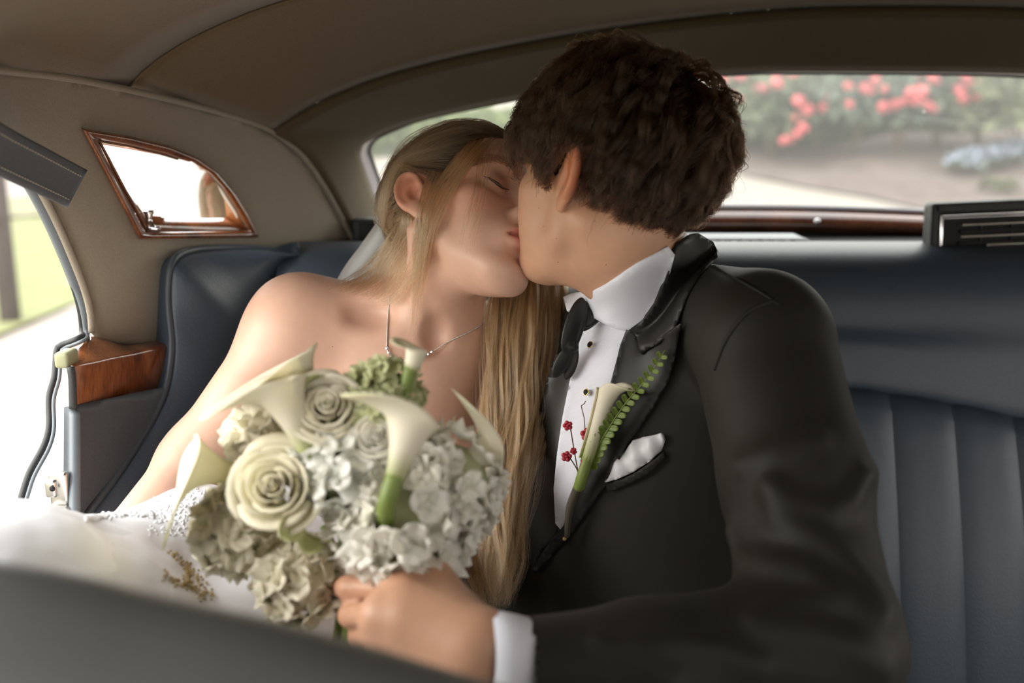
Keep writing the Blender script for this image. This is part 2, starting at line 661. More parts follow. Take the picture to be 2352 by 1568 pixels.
# rail row: the same left end for every cross-section between front and seam
mid = []
rail3 = [W(a, b) for a, b in rail_px]
rows = [front]
for t, (a, b) in zip((0.74, 0.87), ((-250, 128), (0, 160))):
    L = W(a, b)
    r = np.array(front) * (1 - t) + np.array(seam1) * t
    sh = L - r[0]
    wgt = np.linspace(1, 0, N) ** 6
    r = r + wgt[:, None] * sh + (wgt[::-1])[:, None] * sh * np.array((-1, 1, 1))
    rows.append(r)
rows.append(seam1)
def smooth_rows(rows, n):
    A = np.array([np.asarray(r) for r in rows])
    return np.stack([spline(A[:, j], n) for j in range(A.shape[1])], 1)
v, f = loft(smooth_rows(rows, 22))
v, f = thick(v, [q[::-1] for q in f], 0.012)
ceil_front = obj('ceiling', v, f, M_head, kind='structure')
# middle panel, sagging slightly between seam and rear bow
midrow = (np.array(seam1) * 0.5 + np.array(crs2) * 0.5) + np.linspace(1, 1, N)[:, None] * np.array((0, 0, 0.006))
midrow[0] = W(450, 243)
midrow[-1] = midrow[0] * np.array((-1, 1, 1)) + np.array((2 * XC, 0, 0))
s1 = np.array(seam1) + np.array((0, 0.002, 0.004))
v, f = loft(smooth_rows([s1, midrow, crs2], 14))
v, f = thick(v, [q[::-1] for q in f], 0.012)
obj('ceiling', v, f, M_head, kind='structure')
obj('trim_1', *tube(np.array(seam1) + np.array((0, -0.001, -0.0012)), 0.0016, 6), M_head, kind='structure')

# rear wall around the window: from the rear bow / pillar edge to the window edge
win_px = [(868, 512, 1.79), (850, 465, 1.77), (832, 415, 1.745), (818, 375, 1.715), (812, 348, 1.69), (826, 322, 1.675), (870, 298, 1.66), (950, 268, 1.645),
          (1100, 234, 1.63), (1280, 200, 1.62), (1500, 170, 1.61), (1700, 156, 1.605), (1850, 152, 1.60)]
win_edge = [Q(*p) for p in win_px]
right = [np.array((2 * XC - p[0], p[1], p[2])) for p in reversed(win_edge[:-1])]
win_edge_full = spline(win_edge + right, 140)
out_l = [W(a, b) for a, b in reversed(pill_px)] + [p for p in crs2[1:] if p[0] < XC]
out_full = out_l + [np.array((2 * XC - p[0], p[1], p[2])) for p in reversed(out_l)]
out_full = spline(out_full, 140)
# match by blending arc length so the corner lines up
v, f = loft([out_full * (1 - t) + win_edge_full * t + np.array((0, 0, 0.004 * math.sin(math.pi * t))) for t in np.linspace(0, 1, 9)])
v, f = thick(v, f, 0.010)
M_rear_shaded = mat('shaded_rear_cloth', (0.098, 0.072, 0.037), 0.95, bump=0.5, scale=420, var=0.18, spec=0.15, sheen=0.15, bdist=0.001)  # headliner cloth again, with the rear wall's shade put into its colour
obj('wall_back', v, f, M_rear_shaded, kind='structure')
M_lining = mat('window_rubber', (0.028, 0.028, 0.024), 0.6)
w_out = bpy.data.objects.new('window_1', None); COL.objects.link(w_out); w_out['kind'] = 'structure'
w_out.location = (XC, 1.7, 1.3)
obj('seal', *tube(win_edge_full + np.array((0, 0.004, 0)), 0.006, 8), M_lining, w_out)
# pale painted reveal between lining and glass
rev_in = win_edge_full + np.array((0, 0.004, 0))
cen = win_edge_full.mean(0)
rev_out = cen + (win_edge_full - cen) * np.array((0.985, 1, 0.955)) + np.array((0, 0.075, 0.0))
v, f = loft([rev_in, rev_out])
obj('reveal', *thick(v, f, 0.004), M_lilac, w_out)
obj('outer_seal', *tube(rev_out, 0.0075, 8), M_rubber, w_out)
# glass, a real thin pane with a film of dust
mg = bpy.data.materials.new('dusty_glass'); mg.use_nodes = True
nt = mg.node_tree; nt.nodes.clear()
o_ = nt.nodes.new('ShaderNodeOutputMaterial'); tr = nt.nodes.new('ShaderNodeBsdfTransparent'); gl = nt.nodes.new('ShaderNodeBsdfGlossy')
df = nt.nodes.new('ShaderNodeBsdfTranslucent'); m1 = nt.nodes.new('ShaderNodeMixShader'); m2 = nt.nodes.new('ShaderNodeMixShader')
gl.inputs['Roughness'].default_value = 0.02
tr.inputs['Color'].default_value = (0.84, 0.86, 0.83, 1)
df.inputs['Color'].default_value = (0.9, 0.9, 0.86, 1)
nz = nt.nodes.new('ShaderNodeTexVoronoi'); nz.inputs['Scale'].default_value = 22; nz.inputs['Randomness'].default_value = 1.0
tcn = nt.nodes.new('ShaderNodeTexCoord'); nt.links.new(tcn.outputs['Object'], nz.inputs['Vector'])
rp = nt.nodes.new('ShaderNodeValToRGB'); rp.color_ramp.elements[0].position = 0.03; rp.color_ramp.elements[0].color = (0.45, 0.45, 0.45, 1)
rp.color_ramp.elements[1].position = 0.055; rp.color_ramp.elements[1].color = (0.06, 0.06, 0.06, 1)
nt.links.new(nz.outputs['Distance'], rp.inputs[0])
nt.links.new(rp.outputs[0], m1.inputs[0]); nt.links.new(tr.outputs[0], m1.inputs[1]); nt.links.new(df.outputs[0], m1.inputs[2])
m2.inputs[0].default_value = 0.045
nt.links.new(m1.outputs[0], m2.inputs[1]); nt.links.new(gl.outputs[0], m2.inputs[2]); nt.links.new(m2.outputs[0], o_.inputs['Surface'])
gc = rev_out.mean(0)
ring = [gc + (rev_out - gc) * s + np.array((0, 0.05 * (1 - s * s), 0)) for s in (1.0, 0.75, 0.5, 0.25, 0.04)]
v, f = loft(ring, closed_v=True)
f.append(tuple(range(len(v) - len(rev_out), len(v))))
obj('glass_pane', v, [q for q in f], mg, w_out)

# ---- left side panel (padded cloth pillar) with the mirror's recess cut out of it
frame_px = [(187, 294), (300, 313), (390, 335), (455, 362), (500, 395), (545, 450), (575, 500), (597, 545), (320, 549), (262, 437)]
open_px = [(222, 319), (300, 333), (385, 353), (440, 374), (482, 398), (512, 430), (545, 480), (573, 530), (335, 533), (285, 440)]
panel_px = rail_px + pill_px[1:] + [(835, 660), (640, 660), (420, 640), (392, 760), (388, 800), (285, 800), (228, 783), (212, 768), (206, 720), (193, 665), (168, 590), (140, 525), (112, 470), (80, 410), (45, 365), (0, 325), (-100, 270), (-250, 235), (-420, 220)]
v2, f = fill2d(panel_px, [open_px], 22)
edge_l = np.array([(285, 800), (228, 783), (212, 768), (206, 720), (193, 665), (168, 590), (140, 525), (112, 470), (80, 410), (45, 365), (0, 325), (-100, 270), (-250, 235)], float)
edge_d = spline(edge_l, 200)
def padd(a, b):
    d = np.min(np.hypot(edge_d[:, 0] - a, edge_d[:, 1] - b))
    return 0.022 * math.exp(-d / 28.0)          # rolls back towards the door opening
v = [W(a, b, padd(a, b)) for a, b in v2]
a_, b_, c_ = [v[i] for i in f[0]]
if np.cross(b_ - a_, c_ - a_).dot(a_ - np.array(CAMP)) > 0: f = [t[::-1] for t in f]
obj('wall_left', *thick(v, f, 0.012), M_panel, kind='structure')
obj('trim_2', *tube(spline([W(a, b, -0.004) for a, b in rail_px + pill_px[1:]], 90), 0.0042, 8), M_panel, kind='structure')
# door opening: beige piping, grey seal and thin black lip
seal_px = [(-100, 285), (0, 342), (30, 372), (70, 418), (98, 465), (130, 530), (160, 600), (186, 668), (199, 720), (203, 765)]
obj('trim_3', *tube(spline([W(a + 8, b - 2, 0.012) for a, b in seal_px], 60), 0.0042, 8), M_panel, kind='structure')
seal2 = seal_px + [(195, 780), (165, 793), (143, 803), (139, 830), (136, 870), (126, 905), (123, 930), (124, 985), (112, 1030), (80, 1090), (66, 1130), (57, 1165), (50, 1230), (46, 1330)]
def Wd(a, b, dy=0.0):   # the jamb comes forward with depth as it goes down
    return Q(a, b, float(np.interp(b, [285, 800, 1200, 1350], [yw(a) + 0.03, 1.115, 1.0, 0.97])) + dy)
seal3 = [W(a - 4, b + 3, 0.026) if b < 766 else Wd(a, b) for a, b in seal2]
obj('trim_4', *tube(spline(seal3, 120), np.r_[np.linspace(0.0070, 0.0070, 52), np.linspace(0.0055, 0.0024, 18), np.full(50, 0.0022)], 10), M_greyseal, kind='structure')
seal4 = [p + np.array((-0.0085, 0.008, 0.001)) for p in seal3]
obj('trim_5', *tube(spline(seal4, 120), 0.0038, 8), M_rubber, kind='structure')

# ---- white painted door jamb
jamb_px = [(140, 820), (166, 812), (166, 870), (176, 950), (176, 1400), (44, 1400), (52, 1200), (66, 1135), (82, 1090), (112, 1030), (126, 985), (124, 925), (138, 870)]
v2, f = fill2d(jamb_px, [], 20)
v = [Wd(a, b, 0.02) for a, b in v2]
a_, b_, c_ = [v[i] for i in f[0]]
if np.cross(b_ - a_, c_ - a_).dot(a_ - np.array(CAMP)) > 0: f = [t[::-1] for t in f]
obj('door_1', *thick(v, f, 0.03), M_white, kind='structure')
# ---- blue lower side panel and its edge binding
low_px = [(172, 930), (372, 890), (420, 900), (420, 1230), (172, 1230)]
v2, f = fill2d(low_px, [], 24)
def yl(a, b): return float(np.interp(a, [160, 420], [1.06, 1.22])) + (930 - b) * 0.00022
v = [Q(a, b, yl(a, b)) for a, b in v2]
a_, b_, c_ = [v[i] for i in f[0]]
if np.cross(b_ - a_, c_ - a_).dot(a_ - np.array(CAMP)) > 0: f = [t[::-1] for t in f]
obj('trim_6', *thick(v, f, 0.015), M_leather_d, kind='structure')
obj('trim_7', *tube(spline([Q(172, b, yl(172, b) - 0.004) for b in (946, 1000, 1100, 1230)], 20), 0.0062, 10), M_greyseal, kind='structure')
# ---- burl wood capping: one solid with a rounded top and an upswept toe
rows = []
for a, tb, te, bt, yf in [(160, 803, 837, 938, 1.062), (172, 800, 835, 937, 1.068), (190, 790, 832, 934, 1.08), (215, 772, 828, 929, 1.10), (250, 780, 820, 922, 1.13), (290, 793, 812, 913, 1.165), (340, 788, 801, 901, 1.205), (398, 776, 787, 887, 1.255)]:
    back = Q(a + (0 if a > 250 else -14 * (1 - (a - 160) / 90)), tb, yf + 0.062)
    edge = Q(a, te, yf + 0.004)
    rows.append([Q(a, bt, yf + 0.05), Q(a, bt, yf + 0.004), Q(a, bt - 3, yf), Q(a, te + 8, yf), Q(a, te + 1, yf + 0.003), Q(a, te - 3, yf + 0.012),
                 (edge * 0.4 + back * 0.6) + np.array((0, 0, 0.004)), back, back + np.array((0, 0.02, -0.01))])
v, f = loft(smooth_rows(rows, 26), closed_v=True)
f += [tuple(range(9)), tuple(range(25 * 9, 26 * 9))[::-1]]
obj('trim_8', v, f, M_wood, kind='structure')
# putty coloured end cap
capm = mat('end_cap', (0.30, 0.30, 0.17), 0.5)
e0 = rows[0]
obj('trim_9', *box(Q(153, 822, 1.075), (0.016, 0.03, 0.018), 0.004), capm, kind='structure')
obj('trim_10', *tube(spline([Q(162, 842, 1.06), Q(166, 870, 1.058), Q(168, 938, 1.056)], 12), 0.0045, 8), M_rubber, kind='structure')

# ---- hinge-side latch on the jamb
lat = empty('door_latch', Wd(130, 1150, 0.0), 'steel door latch plate on the white door jamb', 'latch')
Geo().add(*box(Wd(140, 1135, 0.0), (0.020, 0.012, 0.052), 0.003)).build('plate', M_steel, lat)
Geo().add(*box(Wd(122, 1118, -0.008), (0.012, 0.016, 0.020), 0.003)).build('striker', M_steel, lat)
g = Geo(); g.add(*box(Wd(128, 1100, -0.006), (0.007, 0.012, 0.008), 0.001)); g.add(*box(Wd(144, 1104, -0.006), (0.009, 0.012, 0.008), 0.001)); g.build('lug', M_steel, lat)
Geo().add(*sphere(Wd(120, 1122, -0.017), (0.0032, 0.002, 0.0032))).build('rivet', M_black, lat)
Geo().add(*box(Wd(136, 1178, 0.0), (0.026, 0.014, 0.014), 0.003)).build('lower_plate', M_steel, lat)
Geo().add(*sphere(Wd(122, 1176, -0.012), (0.0028, 0.002, 0.0028))).build('rivet', M_black, lat)
# ================================================================== rear seat
seat = empty('rear_seat', (0.5, 1.25, 0.45), 'blue leather rear bench seat with fluted backrest under the rear window', 'seat')
def sc(px, pts): return [Q(px, a, y) for a, y in pts]
XL, XR = -0.335, 1.30
def prof_y(x): return 0.0
# upper backrest: smooth roll from shelf over the top and down to the piped seam
def seam_z(x):   # the piped seam bows upward toward the middle of each seat
    pz = [Q(1990, 915, 1.345), Q(2175, 945, 1.345), Q(2352, 985, 1.345)]
    xs = [-0.4, 0.1, 0.35] + [p[0] for p in pz] + [1.3]
    zs = [pz[0][2] - 0.015, pz[0][2] + 0.012, pz[0][2] + 0.008] + [p[2] for p in pz] + [pz[2][2] - 0.03]
    return float(np.interp(x, xs, zs))
top_z = Q(1900, 557, 1.50)[2]
rows = []
for x in np.linspace(XL, XR, 60):
    zs = seam_z(x)
    pr = [(1.55, top_z - 0.09), (1.55, top_z - 0.02), (1.535, top_z - 0.003), (1.50, top_z), (1.46, top_z - 0.003), (1.425, top_z - 0.013), (1.398, top_z - 0.034), (1.382, top_z - 0.066),
          (1.372, top_z - 0.11), (1.362, (zs + top_z) / 2 - 0.02), (1.350, zs + 0.03), (1.350, zs + 0.008), (1.362, zs - 0.002), (1.40, zs - 0.01)]
    pr3 = spline([(x, y, z) for y, z in pr], 40)
    rows.append(pr3)
v, f = loft(rows)
f += [tuple(range(40))[::-1], tuple(range(59 * 40, 60 * 40))]
obj('upper_backrest', v, f, M_leather, seat)
obj('piping', *tube([(x, 1.348, seam_z(x) - 0.001) for x in np.linspace(XL, XR, 60)], 0.0042, 8), M_piping, seat)
# flutes: padded strips, each a piece of its own
bot_z = 0.60
edges = [-0.335]
seams = [(2035, 930, 1.345), (2175, 955, 1.345), (2325, 985, 1.345)]
sx = [Q(*s)[0] for s in seams]
w = sx[1] - sx[0]
xs = [sx[0] + w * k for k in range(-11, 10)]
flute_me = None
for k in range(len(xs) - 1):
    a, b = xs[k], xs[k + 1]
    if b < XL + 0.02 or a > XR: continue
    a = max(a, XL)
    rows = []
    for s in np.linspace(0, 1, 11):
        x = a + (b - a) * s
        pad = 0.011 * (1 - (2 * s - 1) ** 4) ** 0.9
        zt = seam_z(x) - 0.004
        r = []
        for t in np.linspace(0, 1, 20):
            z = zt + (bot_z - zt) * t
            y = 1.366 - 0.135 * t - pad * min(1, t * 14 + 0.25) - 0.012 * math.sin(math.pi * t)
            r.append((x, y, z))
        rows.append(r)
    v, f = loft(rows)
    obj('flute', *thick(v, [q[::-1] for q in f], 0.03), M_leather, seat)
# seat cushion
rows = []
for x in np.linspace(-0.40, XR, 40):
    pr = [(1.23, 0.62), (1.20, 0.655), (1.08, 0.665), (0.90, 0.668), (0.78, 0.66), (0.735, 0.64), (0.73, 0.60), (0.76, 0.46), (1.23, 0.46)]
    rows.append(spline([(x, y, z) for y, z in pr], 36))
v, f = loft(rows)
f += [tuple(range(36)), tuple(range(39 * 36, 40 * 36))[::-1]]
obj('cushion', v, f, M_leather, seat)
# corner wing wrapping forward on the left
pip = [(690, 584, 1.455), (640, 576, 1.43), (560, 569, 1.395), (470, 571, 1.335), (420, 580, 1.29), (396, 600, 1.262), (387, 640, 1.255), (386, 700, 1.25), (394, 790, 1.235), (386, 870, 1.215), (366, 930, 1.19), (325, 1005, 1.15), (265, 1095, 1.09), (200, 1180, 1.03), (130, 1280, 0.97)]
pipc = spline([Q(*p) for p in pip], 70)
inner = spline([Q(*p) for p in [(692, 590, 1.46), (660, 604, 1.435), (645, 640, 1.42), (640, 690, 1.41), (640, 760, 1.40), (640, 850, 1.38), (630, 950, 1.36), (600, 1050, 1.33), (570, 1150, 1.29), (530, 1300, 1.24)]], 70)
rows = []
for t in np.linspace(0, 1, 16):
    r = pipc * (1 - t) + inner * t
    bulge = 0.028 * math.sin(math.pi * min(1, t * 1.15)) ** 0.7 if t < 0.87 else 0.0
    toc = np.array(CAMP) - r
    toc /= np.linalg.norm(toc, axis=1)[:, None]
    rows.append(r + toc * bulge)
back = pipc + np.array((-0.05, 0.05, -0.01))
v, f = loft([back] + rows)
obj('side_wing', *thick(v, f, 0.02), M_leather, seat)
obj('wing_piping', *tube(pipc, 0.0048, 8), M_piping, seat)

# ================================================================== front bench in the foreground (out of focus)
fs = empty('front_seat', (0.0, 0.36, 0.5), 'dark blue leather front seat back across the lower left corner', 'seat')
edge_px = [(-900, 1135), (-500, 1185), (0, 1246), (200, 1284), (400, 1332), (600, 1376), (800, 1428), (1000, 1488), (1200, 1550), (1400, 1622), (1700, 1740), (2100, 1950)]
er = spline([Q(a, b + 8, 0.455) for a, b in edge_px], 50)
rows = []
for p in er:
    pr = [(0, 0.0, -0.40), (0, 0.012, -0.12), (0, 0.008, -0.03), (0, 0.0, -0.008), (0, -0.012, 0.0), (0, -0.03, -0.004), (0, -0.06, -0.020), (0, -0.085, -0.048), (0, -0.10, -0.12), (0, -0.12, -0.40)]
    rows.append(spline([p + np.array(q) for q in pr], 40))
v, f = loft(rows)
obj('backrest', v, f, mat('front_leather', (0.125, 0.130, 0.126), 0.5, bump=0.2, scale=380, detail=3, bdist=0.001), fs)

# ================================================================== walnut framed mirror in its recess
mir = empty('vanity_mirror', W(390, 430), 'walnut framed vanity mirror recessed in the left pillar panel', 'mirror')
Nf = 120
def ring(px, dy): return spline([W(a, b, dy) for a, b in px], Nf, closed=True)
def poly_ring(px, dy, n=Nf):     # keeps the corners
    q = []
    per = np.array(px, float)
    L = np.linalg.norm(np.roll(per, -1, 0) - per, axis=1)
    k = np.maximum(2, np.round(L / L.sum() * n).astype(int))
    while k.sum() > n: k[np.argmax(k)] -= 1
    while k.sum() < n: k[np.argmax(k)] += 1
    for i in range(len(per)):
        a, b = per[i], per[(i + 1) % len(per)]
        for s in range(k[i]): q.append(a + (b - a) * s / k[i])
    return [W(a, b, dy) for a, b in q]
sides = [(0, 7), (7, 8), (8, 9), ]
mid_px = [((a[0] + b[0]) / 2, (a[1] + b[1]) / 2) for a, b in zip(frame_px, open_px)]
def pair_rings(A, B):
    return A, B
def ring_lin(px, dy, k=12):
    q = []
    for i in range(len(px)):
        a, b = np.array(px[i], float), np.array(px[(i + 1) % len(px)], float)
        for s in range(k): q.append(a + (b - a) * s / k)
    return [W(a, b, dy) for a, b in q]
prof = [(frame_px, 0.006), (frame_px, -0.008), ([(a[0] * .75 + b[0] * .25, a[1] * .75 + b[1] * .25) for a, b in zip(frame_px, open_px)], -0.013), (mid_px, -0.013), (open_px, -0.006), (open_px, 0.004)]
v, f = loft([ring_lin(p, d) for p, d in prof], closed_v=True)
obj('frame', v, f, M_wood, mir)
# recess lining: floor of the niche and its sides go back to the slanted glass
def deep(px):      # glass plane: near at the left edge, far at the right
    out = []
    for a, b in px:
        s = (a - 222) / (573 - 222)
        out.append(W(a, b, 0.006 + 0.045 * s))
    return out
def shrink(px):    # the niche narrows to the back: floor rises into view
    return [(222, 319), (300, 333), (385, 352), (440, 371), (476, 396), (498, 425), (515, 460), (520, 500), (330, 500), (288, 440)]
A = ring_lin(open_px, 0.004)
def ring_deep(px, k=12):
    q = []
    for i in range(len(px)):
        a, b = np.array(px[i], float), np.array(px[(i + 1) % len(px)], float)
        for s in range(k): q.append(a + (b - a) * s / k)
    return deep(q)
Bk = ring_deep(shrink(open_px))
v, f = loft([A, Bk], closed_v=True)
obj('niche', *thick(v, f, 0.003), M_wood, mir)
v2, f = fill2d(shrink(open_px), [], 40)
vv = deep(v2)
pl = np.array(vv)            # best plane: a flat sheet of glass
c0 = pl.mean(0)
vw = nrm(c0 - np.array(CAMP)); n0 = nrm(nrm(np.array((XC * 2 + 0.55, -0.32, 1.17)) - c0) - vw)      # angled to show the bright front side window
rays = pl - np.array(CAMP); pl = np.array(CAMP) + rays * (((c0 - np.array(CAMP)) @ n0) / (rays @ n0))[:, None]

if n0.dot(np.array(CAMP) - c0) < 0: n0 = -n0
a_, b_, c_ = [pl[i] for i in f[0]]
if np.cross(b_ - a_, c_ - a_).dot(n0) < 0: f = [t[::-1] for t in f]
obj('mirror_glass', *thick(pl + n0 * 0.001, f, 0.004), M_mirror, mir, smooth=False)
# little chrome catch at the lower left
kb = W(343, 508, 0.0)
prof = [(0.0075, 0), (0.0078, 0.002), (0.0040, 0.006), (0.0034, 0.012), (0.0050, 0.016), (0.0068, 0.019), (0.0066, 0.0215), (0.0, 0.022)]
rows = [[kb + np.array((r * math.cos(a), r * math.sin(a) * 0.8, z - 0.008)) for a in np.linspace(0, 2 * math.pi, 16, endpoint=False)] for r, z in prof]
g = Geo().add(*loft(rows, closed_v=True)); g.add(*box(kb + np.array((0, 0, -0.009)), (0.024, 0.012, 0.004), 0.0015))
g.build('catch', M_chrome, mir)

# ================================================================== leather grab strap
gs = empty('grab_strap', Q(90, 380, 0.93), 'dark leather grab strap with stitched edges at upper left', 'strap')
cl = [(-260, 215, 0.80), (-100, 290, 0.86), (0, 345, 0.92), (80, 385, 0.97), (150, 420, 1.02), (178, 434, 1.04)]
cen_ = spline([Q(*p) for p in cl], 40)
hw = 0.0215
rows = []
up_ = nrm(Q(120, 340, 0.95) - Q(95, 400, 0.95))
for i, p in enumerate(cen_):
    t = nrm(cen_[min(i + 1, 39)] - cen_[max(i - 1, 0)])
    n = nrm(np.array(CAMP) - p); w_ = nrm(np.cross(n, t)); 
    if w_[2] < 0: w_ = -w_
    rows.append([p + w_ * (hw * s) + n * h for s, h in [(-1.0, 0.0), (-1.02, 0.003), (-0.93, 0.0055), (-0.7, 0.006), (-0.62, 0.0052), (0, 0.007), (0.62, 0.0052), (0.7, 0.006), (0.93, 0.0055), (1.02, 0.003), (1.0, 0.0), (0, -0.002)]])
v, f = loft(rows, closed_v=True)
f += [tuple(range(12)), tuple(range(39 * 12, 40 * 12))[::-1]]
obj('strap_body', v, f, M_leather_d, gs)
M_thread = mat('thread', (0.45, 0.40, 0.32), 0.8)
g = Geo()
for side in (4, 6):
    line = spline([np.array(r[side]) for r in rows], 120)
    for i in range(0, 118, 2):
        a, b = line[i], line[i + 1]
        nn = nrm(np.array(CAMP) - a) * 0.0008
        g.add(*tube([a + nn, (a + b) / 2 + nn * 1.6, b + nn], 0.0007, 5))
g.build('stitching', M_thread, gs, kind='stuff')

# ================================================================== parcel shelf, wood rail, grilles and vent
v, f = box((0.52, 1.66, top_z - 0.03), (1.75, 0.26, 0.02), 0.003)
obj('trim_11', v, f, M_black, kind='structure')
# wood capping along the foot of the rear window
rail = [Q(a, b, 1.765) for a, b in [(845, 520), (1000, 512), (1300, 504), (1640, 502), (1880, 504), (2135, 513), (2352, 524), (2750, 548)]]
rail = spline(rail, 60)
rows = []
for p in rail:
    rows.append([p + np.array(q) for q in [(0, 0.03, -0.02), (0, 0.03, 0.010), (0, 0.012, 0.0125), (0, -0.004, 0.008), (0, -0.012, -0.002), (0, -0.014, -0.013), (0, -0.008, -0.02), (0, 0.02, -0.03)]])
v, f = loft([spline(r, 18) for r in rows])
f += [tuple(range(18)), tuple(range(59 * 18, 60 * 18))[::-1]]
obj('trim_12', v, f, M_wood_d, kind='structure')
bead = rail + np.array((0, 0.025, 0.017))
obj('trim_13', *tube(bead, 0.007, 8), M_lilac, kind='structure')
obj('trim_14', *tube(rail + np.array((0, 0.0, -0.026)), 0.006, 8), M_rubber, kind='structure')
sc_ = empty('screw_cap', Q(1877, 509, 1.75), 'small round chrome screw cap on the wood rail', 'screw')
obj('cap', *sphere(Q(1877, 509, 1.752), (0.006, 0.004, 0.006), 16, 10), M_chrome, sc_)
# speaker grille behind the seat
def grille(cx, cy, wpx, y, name, label):
    a = Q(cx - wpx / 2, cy, y); b = Q(cx + wpx / 2, cy, y)
    c = (a + b) / 2; wd = b[0] - a[0]
    e = empty(name, c, label, 'grille')
    Mg = MATS.get('grille_grey') or mat('grille_grey', (0.30, 0.33, 0.36), 0.45, bump=0.3, scale=300)
    obj('housing', *box(c + np.array((0, 0.03, -0.012)), (wd, 0.09, 0.028), 0.009), Mg, e)
    g = Geo()
    for i in range(16):
        g.add(*box((a[0] + wd * (i + 1.2) / 18.0, c[1] - 0.0148, c[2] - 0.001), (wd / 36.0, 0.002, 0.004), 0.0005))
    g.build('slots', M_black, e, kind='stuff')
    return e
grille(1640, 549, 438, 1.555, 'speaker_grille', 'long grey speaker grille on the parcel shelf behind the man')
# small vent at the far left corner
e = empty('corner_vent', Q(835, 530, 1.60), 'small black vent box in the left corner beside the veil', 'vent')
obj('housing', *box(Q(842, 545, 1.60), (0.04, 0.04, 0.062), 0.005), M_grain, e)
obj('face', *box(Q(846, 545, 1.578), (0.03, 0.004, 0.046), 0.001), M_black, e)
# large vent on the right
vent = empty('air_vent', Q(2300, 520, 1.48), 'black air vent box with slats and silver frame at far right', 'vent')
vc = Q(2300, 530, 1.50)
y0 = 1.475
tl = Q(2146, 473, y0); 
X0 = tl[0]; Wv = 0.36; Hv = 0.13; zt = tl[2]
tilt = 0.045
def vbox(x, z, w, h, y, d, bev): # x,z of top-left corner measured on the vent face
    c = np.array((X0 + x + w / 2, y0 + y + d / 2, zt + z - h / 2 + (x + w / 2) * tilt))
    R = Matrix.Rotation(-math.atan(tilt), 3, 'Y')
    return box(c, (w, d, h), bev, R)
def fbox(x, z, w, h, y, d, bev): return vbox(x, z, w, h, y, d, bev)
obj('housing', *vbox(0, 0.003, Wv, Hv, 0.012, 0.025, 0.008), M_grain, vent)
g = Geo()
for q in [(0, 0.003, Wv, 0.016, 0.0, 0.02, 0.004), (0, 0.003, 0.0135, Hv, 0.0, 0.02, 0.004), (Wv - 0.019, 0.003, 0.019, Hv, 0, 0.02, 0.004)]: g.add(*fbox(*q))
g.build('bezel', M_grain, vent)
g = Geo()
for q in [(0.0125, -0.0135, Wv - 0.037, 0.0026, -0.002, 0.012, 0.0008), (0.0125, -0.0135, 0.0026, Hv - 0.02, -0.002, 0.012, 0.0008), (0.0155, -0.0185, Wv - 0.043, 0.0014, 0.001, 0.01, 0.0004), (0.0165, -0.0185, 0.0014, Hv - 0.03, 0.001, 0.01, 0.0004)]: g.add(*fbox(*q))
g.build('silver_frame', M_chrome, vent)
obj('back_plate', *fbox(0.02, -0.016, Wv - 0.04, Hv - 0.02, 0.010, 0.003, 0.0005), M_black, vent)
M_slat = mat('slat_edge', (0.42, 0.40, 0.34), 0.35, metal=0.6)
for z in (-0.029, -0.0465, -0.084):
    obj('slat', *fbox(0.044, z, Wv - 0.07, 0.0022, 0.000, 0.012, 0.0006), M_slat, vent)
for z in (-0.0375, -0.0555):
    obj('slat', *fbox(0.044, z, Wv - 0.07, 0.0055, 0.004, 0.010, 0.001), M_black, vent)
for k in range(6):
    obj('vane', *fbox(0.075 + k * 0.045, -0.031, 0.002, 0.03, 0.005, 0.006, 0.0004), M_grain, vent)
g = Geo()
for q in [(0.083, -0.060, 0.058, 0.0016, -0.003, 0.006, 0.0004), (0.083, -0.0705, 0.058, 0.0016, -0.003, 0.006, 0.0004), (0.083, -0.060, 0.0016, 0.012, -0.003, 0.006, 0.0004), (0.1394, -0.060, 0.0016, 0.012, -0.003, 0.006, 0.0004)]: g.add(*fbox(*q))
g.build('tab_outline', M_slat, vent)
obj('tab', *fbox(0.084, -0.061, 0.056, 0.010, 0.0, 0.006, 0.001), M_black, vent)

# ================================================================== the rest of the cabin: floor and right-hand side with its windows
obj('floor', *box((0.53, 0.55, 0.30), (1.5, 2.6, 0.04), 0.0), mat('dark_carpet', (0.10, 0.09, 0.075), 1.0, bump=0.5, scale=300), kind='structure')
XRW = 2 * XC + 0.50
g = Geo()
g.add(*box((XRW - 0.02, 0.45, 0.62), (0.05, 2.8, 0.64), 0.01))            # lower side with doors
g.add(*box((XRW - 0.06, 1.45, 1.15), (0.05, 0.62, 0.46), 0.01))           # rear quarter
g.add(*box((XRW - 0.03, 0.62, 1.15), (0.05, 0.20, 0.44), 0.01))           # pillar between doors
g.add(*box((XRW - 0.05, 0.20, 1.42), (0.10, 2.2, 0.14), 0.02))            # rail over the windows
g.build('wall_right', M_panel, kind='structure', smooth=False, )
# windscreen end of the cabin: unseen header, and scuttle raised to cut the windscreen light
g = Geo()
g.add(*box((0.53, -0.64, 1.47), (2.2, 0.06, 0.12), 0.02))
g.add(*box((0.53, -0.98, 0.68), (2.2, 0.42, 1.12), 0.05))
g.build('wall_front', M_black, kind='structure', smooth=False)
